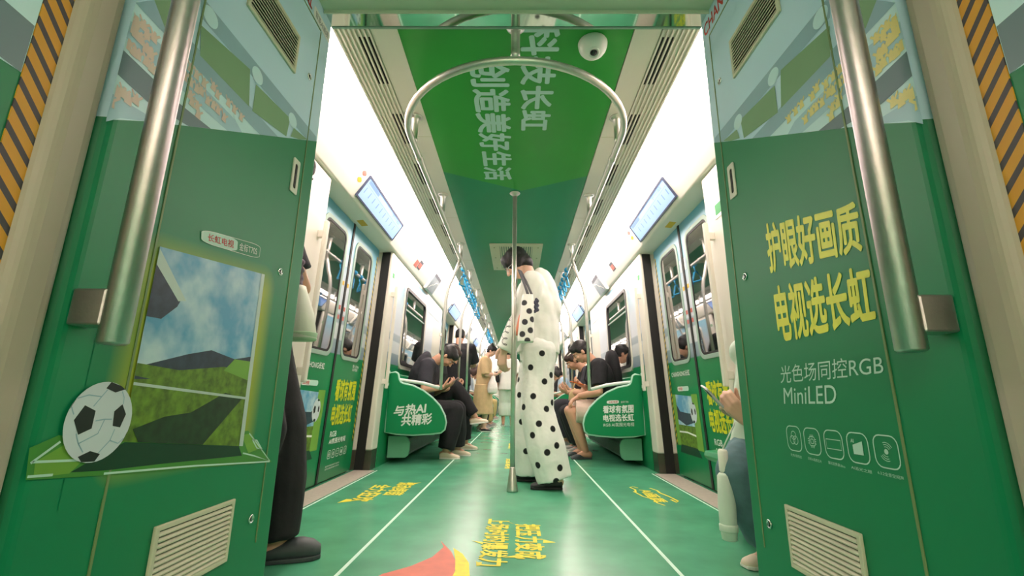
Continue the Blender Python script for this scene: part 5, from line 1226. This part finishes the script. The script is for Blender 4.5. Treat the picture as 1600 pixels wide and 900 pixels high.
person('standing person seen from behind in black T-shirt by the second left doors', (-.92, 7.35, .89), 88, 1.68, lean=(0, 4), neck=10, hp=25, feet=[((-1.03, 7.3, 0), 95), ((-.81, 7.36, 0), 85)],
    hands=[(V3(-1.05, 7.72, 1.12), V3(.3, .6, .6), V3(.7, -.3, .6), V3(.2, 0, 1), .7), (V3(-.78, 7.72, 1.10), V3(-.3, .6, .6), V3(-.7, -.3, .6), V3(-.2, 0, 1), .7)], top=dict(mat='cloth_black', sleeve=.75, loose=.024, hem=.07, hemw=1.06, width=1.15), bottom=dict(mat='cloth_charcoal', loose=.018, len=1.98), key='p3', fw=1.18, **ls)
person('standing person in beige dress with hair bun looking at a phone', (-.60, 8.6, .83), -8, 1.56, lean=(2, 8), neck=14, hp=30, feet=[((-.60, 8.69, 0), 0), ((-.56, 8.50, 0), -6)],
    hands=[(V3(-.36, 8.66, 1.02), V3(.8, -.3, .3), V3(-.3, -.4, .8), V3(.2, .2, .9), .7), (V3(-.35, 8.52, 1.01), V3(.8, .35, .3), V3(-.3, .5, .8), V3(.2, -.2, .9), .7)], epole=[V3(-.5, .5, -.8), V3(-.5, -.5, -.8)], top=dict(mat='cloth_beige', sleeve=.9, loose=.022, hem=.05, skirt=.34), hair=('bun', 'hair_black'), skin='skin_fair', key='p4', **ls)
phone(V3(-.285, 8.59, 1.06), V3(.75, 0, .62), V3(-.6, 0, .75), 'phone held up by the person in the beige dress', 'phone_dark')
pb = thing('plastic_bag', 'crumpled white plastic bag hanging from the arm of the person in beige', 'bag', (-.42, 8.44, .70))
mb = MB(); mb.loft([ering(V3(-.42, 8.44, z), V3(1, 0, 0), V3(0, 1, 0), a, a * .7, 16, 2.2) for z, a in ((.66, .04), (.68, .085), (.75, .10), (.84, .085), (.92, .045), (.98, .022))]); mb.build('bag_body', 'plastic_bag', pb, remesh=.012, smooth=1)
mb = MB(); mb.tube([(-.44, 8.44, .96), (-.45, 8.46, 1.03), (-.43, 8.49, 1.05), (-.41, 8.46, 1.03), (-.41, 8.44, .96)], .009, 8, flat=.5); mb.build('handle', 'plastic_bag', pb)
# ---- second left bench
def seated(label, s, y, top, bottom, hair=('short', 'hair_black'), H=1.64, hp=40, lean=(4, 14), shoes='sneaker_grey', skin='skin', fx=.0, len_=1.95, slv=.72, vox=.011, fw=1.05, shk='x', hip=1.0):
    f = 0 if s < 0 else 180; k = -s
    return person(label, (s * hip, y, .475), f, H, lean=lean, neck=20, hp=hp, feet=[((s * (.64 - fx), y + .11 * k, 0), f), ((s * (.66 - fx), y - .11 * k, 0), f)],
        hands=[(V3(s * .72, y + .06 * k, .70), V3(k * .8, -.3 * k, .3), V3(-.3 * k, -.4 * k, .8), V3(.2 * k, .2, .9), .7), (V3(s * .72, y - .08 * k, .69), V3(k * .8, .3 * k, .3), V3(-.3 * k, .4 * k, .8), V3(.2 * k, -.2, .9), .7)], epole=[V3(-.4 * k, .6 * k, -.6), V3(-.4 * k, -.6 * k, -.6)],
        top=dict(mat=top, sleeve=slv, loose=.020, hem=.04), bottom=dict(mat=bottom, len=len_, loose=.02, flare=1.2), shoes=dict(mat=shoes, sole='shoe_sole', kind=shk), hair=hair, skin=skin, vox=vox, fw=fw, key=label)
seated('seated person in grey jeans on the second left bench, nearest to the doors', -1, 9.0, 'cloth_lightblue', 'cloth_grey', ('bob', 'hair_brown'), skin='skin_fair')
seated('seated person in white shirt and black trousers on the second left bench', -1, 9.55, 'cloth_white', 'cloth_black')
seated('seated person in pale shirt and khaki trousers on the second left bench', -1, 10.1, 'cloth_lightblue', 'cloth_khaki', fx=.08)
seated('seated person in dark green top on the second left bench', -1, 10.65, 'cloth_green', 'cloth_green', ('bob', 'hair_black'), fx=.06)
seated('seated person in white top on the third left bench', -1, 13.2, 'cloth_white', 'cloth_khaki', ('bob', 'hair_black'))
seated('seated person in beige top on the third left bench', -1, 13.9, 'cloth_beige', 'cloth_grey')
person('standing person in white shirt and pale trousers far down the aisle, beyond the nearest pole', (-.18, 10.3, .90), 95, 1.68, lean=(0, 4), neck=8, hp=15, feet=[((-.27, 10.3, 0), 95), ((-.09, 10.33, 0), 85)], top=dict(mat='cloth_white', sleeve=.8, loose=.028, hem=.08, hemw=1.1), bottom=dict(mat='cloth_mint', len=1.7, loose=.025, flare=1.4), key='p9', shoes=dict(mat='sneaker_grey', sole='shoe_sole'), vox=.010)
cb = thing('crossbody_bag', 'small black bag beside the standing person in white shirt far down the aisle', 'bag', (-.40, 10.22, .95))
mb = MB(); mb.loft([ering(V3(-.405, 10.2, z), V3(1, 0, 0), V3(0, 1, 0), a, a * 1.6, 16, 3) for z, a in ((.92, .03), (.94, .042), (1.12, .042), (1.15, .03))]); mb.build('bag_body', 'cloth_black', cb)
mb = MB(); mb.tube([(-.40, 10.2, 1.14), (-.34, 10.16, 1.3), (-.22, 10.16, 1.44)], .010, 8, flat=.4); mb.build('strap', 'cloth_black', cb)
person('standing person in dark clothes at the far end of the aisle', (.10, 14.6, .92), 90, 1.72, feet=[((.02, 14.6, 0), 90), ((.19, 14.62, 0), 90)], top=dict(mat='cloth_black', sleeve=.8, loose=.02), bottom=dict(mat='cloth_black', len=1.97, loose=.02), key='p11', shoes=dict(mat='shoe_black'), vox=.013, detail=False)
# ---- nearest right bench
person('seated person in black T-shirt, pale shorts and slippers with orange phone', (.98, 4.95, .475), 180, 1.68, lean=(6, 18), neck=22, hp=42, feet=[((.715, 4.87, 0), 184), ((.70, 5.10, 0), 178)],
    hands=[(V3(.66, 4.84, .62), V3(-.8, -.1, -.5), V3(.2, .1, -1), V3(0, .9, .2), .5), (V3(.74, 5.0, .72), V3(-.9, -.2, .25), V3(.1, -.3, .9), V3(-.1, -.3, .9), .8)], epole=[V3(.4, -.7, -.5), V3(.4, .6, -.6)],
    top=dict(mat='cloth_black', sleeve=.70, loose=.020, hem=.04), bottom=dict(mat='cloth_pinkish', len=.82, loose=.028, flare=1.2), shoes=dict(mat='clog_grey', kind='slipper', sole='clog_grey'), key='r1', fw=1.12)
phone(V3(.655, 4.97, .752), V3(-.95, -.1, .2), V3(.25, 0, .95), 'orange phone in the hand of the person in slippers', 'phone_orange')
r1 = PEOPLE['r1']; bp = thing('backpack', 'black backpack on the back of the person with the orange phone', 'backpack', (1.06, 4.95, .62))
mb = MB(); mb.loft([ering(V3(1.075 - .05 * t, 4.95, .64 + .46 * t), V3(1, 0, 0), V3(0, 1, 0), a, b_, 24, 2.8) for t, a, b_ in ((0, .04, .11), (.05, .06, .14), (.5, .07, .155), (.85, .06, .14), (.97, .04, .10), (1, .015, .06))]); mb.build('backpack_body', 'cloth_black', bp)
for dy in (-.115, .115): mb = MB(); mb.tube([r1['N'] + V3(.085, dy, -.0), r1['N'] + V3(.02, dy, .018), r1['N'] + V3(-.075, dy, -.02), r1['N'] + V3(-.10, dy, -.16), r1['N'] + V3(-.02, dy * 1.3, -.30)], .022, 8, flat=.35); mb.build('strap', 'cloth_charcoal', bp)
r2 = person('seated person in charcoal T-shirt with white hair clip on the nearest right bench', (.98, 5.55, .475), 180, 1.58, lean=(8, 20), neck=22, hp=40, feet=[((.74, 5.48, 0), 180), ((.72, 5.70, 0), 178)],
    hands=[(V3(.62, 5.48, .66), V3(-.8, .2, .3), V3(.3, .5, .7), V3(-.2, .2, .9), .7), (V3(.62, 5.62, .66), V3(-.8, -.2, .3), V3(.3, -.5, .7), V3(-.2, -.2, .9), .7)], epole=[V3(.2, -.7, -.6), V3(.2, .7, -.6)],
    top=dict(mat='cloth_charcoal', sleeve=.66, loose=.018, hem=.04), bottom=dict(mat='cloth_black', len=1.94, loose=.018, flare=1.3), shoes=dict(mat='sneaker_grey', sole='shoe_sole'), hair=('tied', 'hair_brown'), key='r2')
mb = MB(); c = r2['HC'] + r2['hu'] * .085 + r2['R'] * -.055 + r2['hf'] * -.005; mb.tube([c - r2['hf'] * .03, c + r2['hf'] * .03], [.010, .008], 10, flat=.7); mb.build('hair_clip', 'shoe_sole', r2['root'])
tb = thing('tote_bag', 'beige cloth bag on the lap of the person with the white hair clip', 'bag', (.72, 5.42, .55))
mb = MB(); mb.loft([ering(V3(.72, 5.42, z), V3(1, 0, 0), V3(0, 1, 0), a, .045, 18, 2.6) for z, a in ((.555, .07), (.57, .105), (.64, .10), (.70, .06))]); mb.build('bag_body', 'cloth_beige', tb)
mb = MB(); mb.tube([(.77, 5.41, .68), (.74, 5.40, .78), (.70, 5.40, .80), (.66, 5.41, .68)], .008, 8); mb.build('handle', 'cloth_beige', tb)
seated('seated person in white shirt at the far end of the nearest right bench', 1, 6.2, 'cloth_white', 'cloth_charcoal', H=1.74, hp=26, lean=(0, 8), vox=.009)
seated('seated person in pale blue shirt on the second right bench', 1, 9.1, 'cloth_lightblue', 'cloth_grey', ('bob', 'hair_black'))
seated('seated person in black top on the second right bench', 1, 9.9, 'cloth_black', 'cloth_khaki')
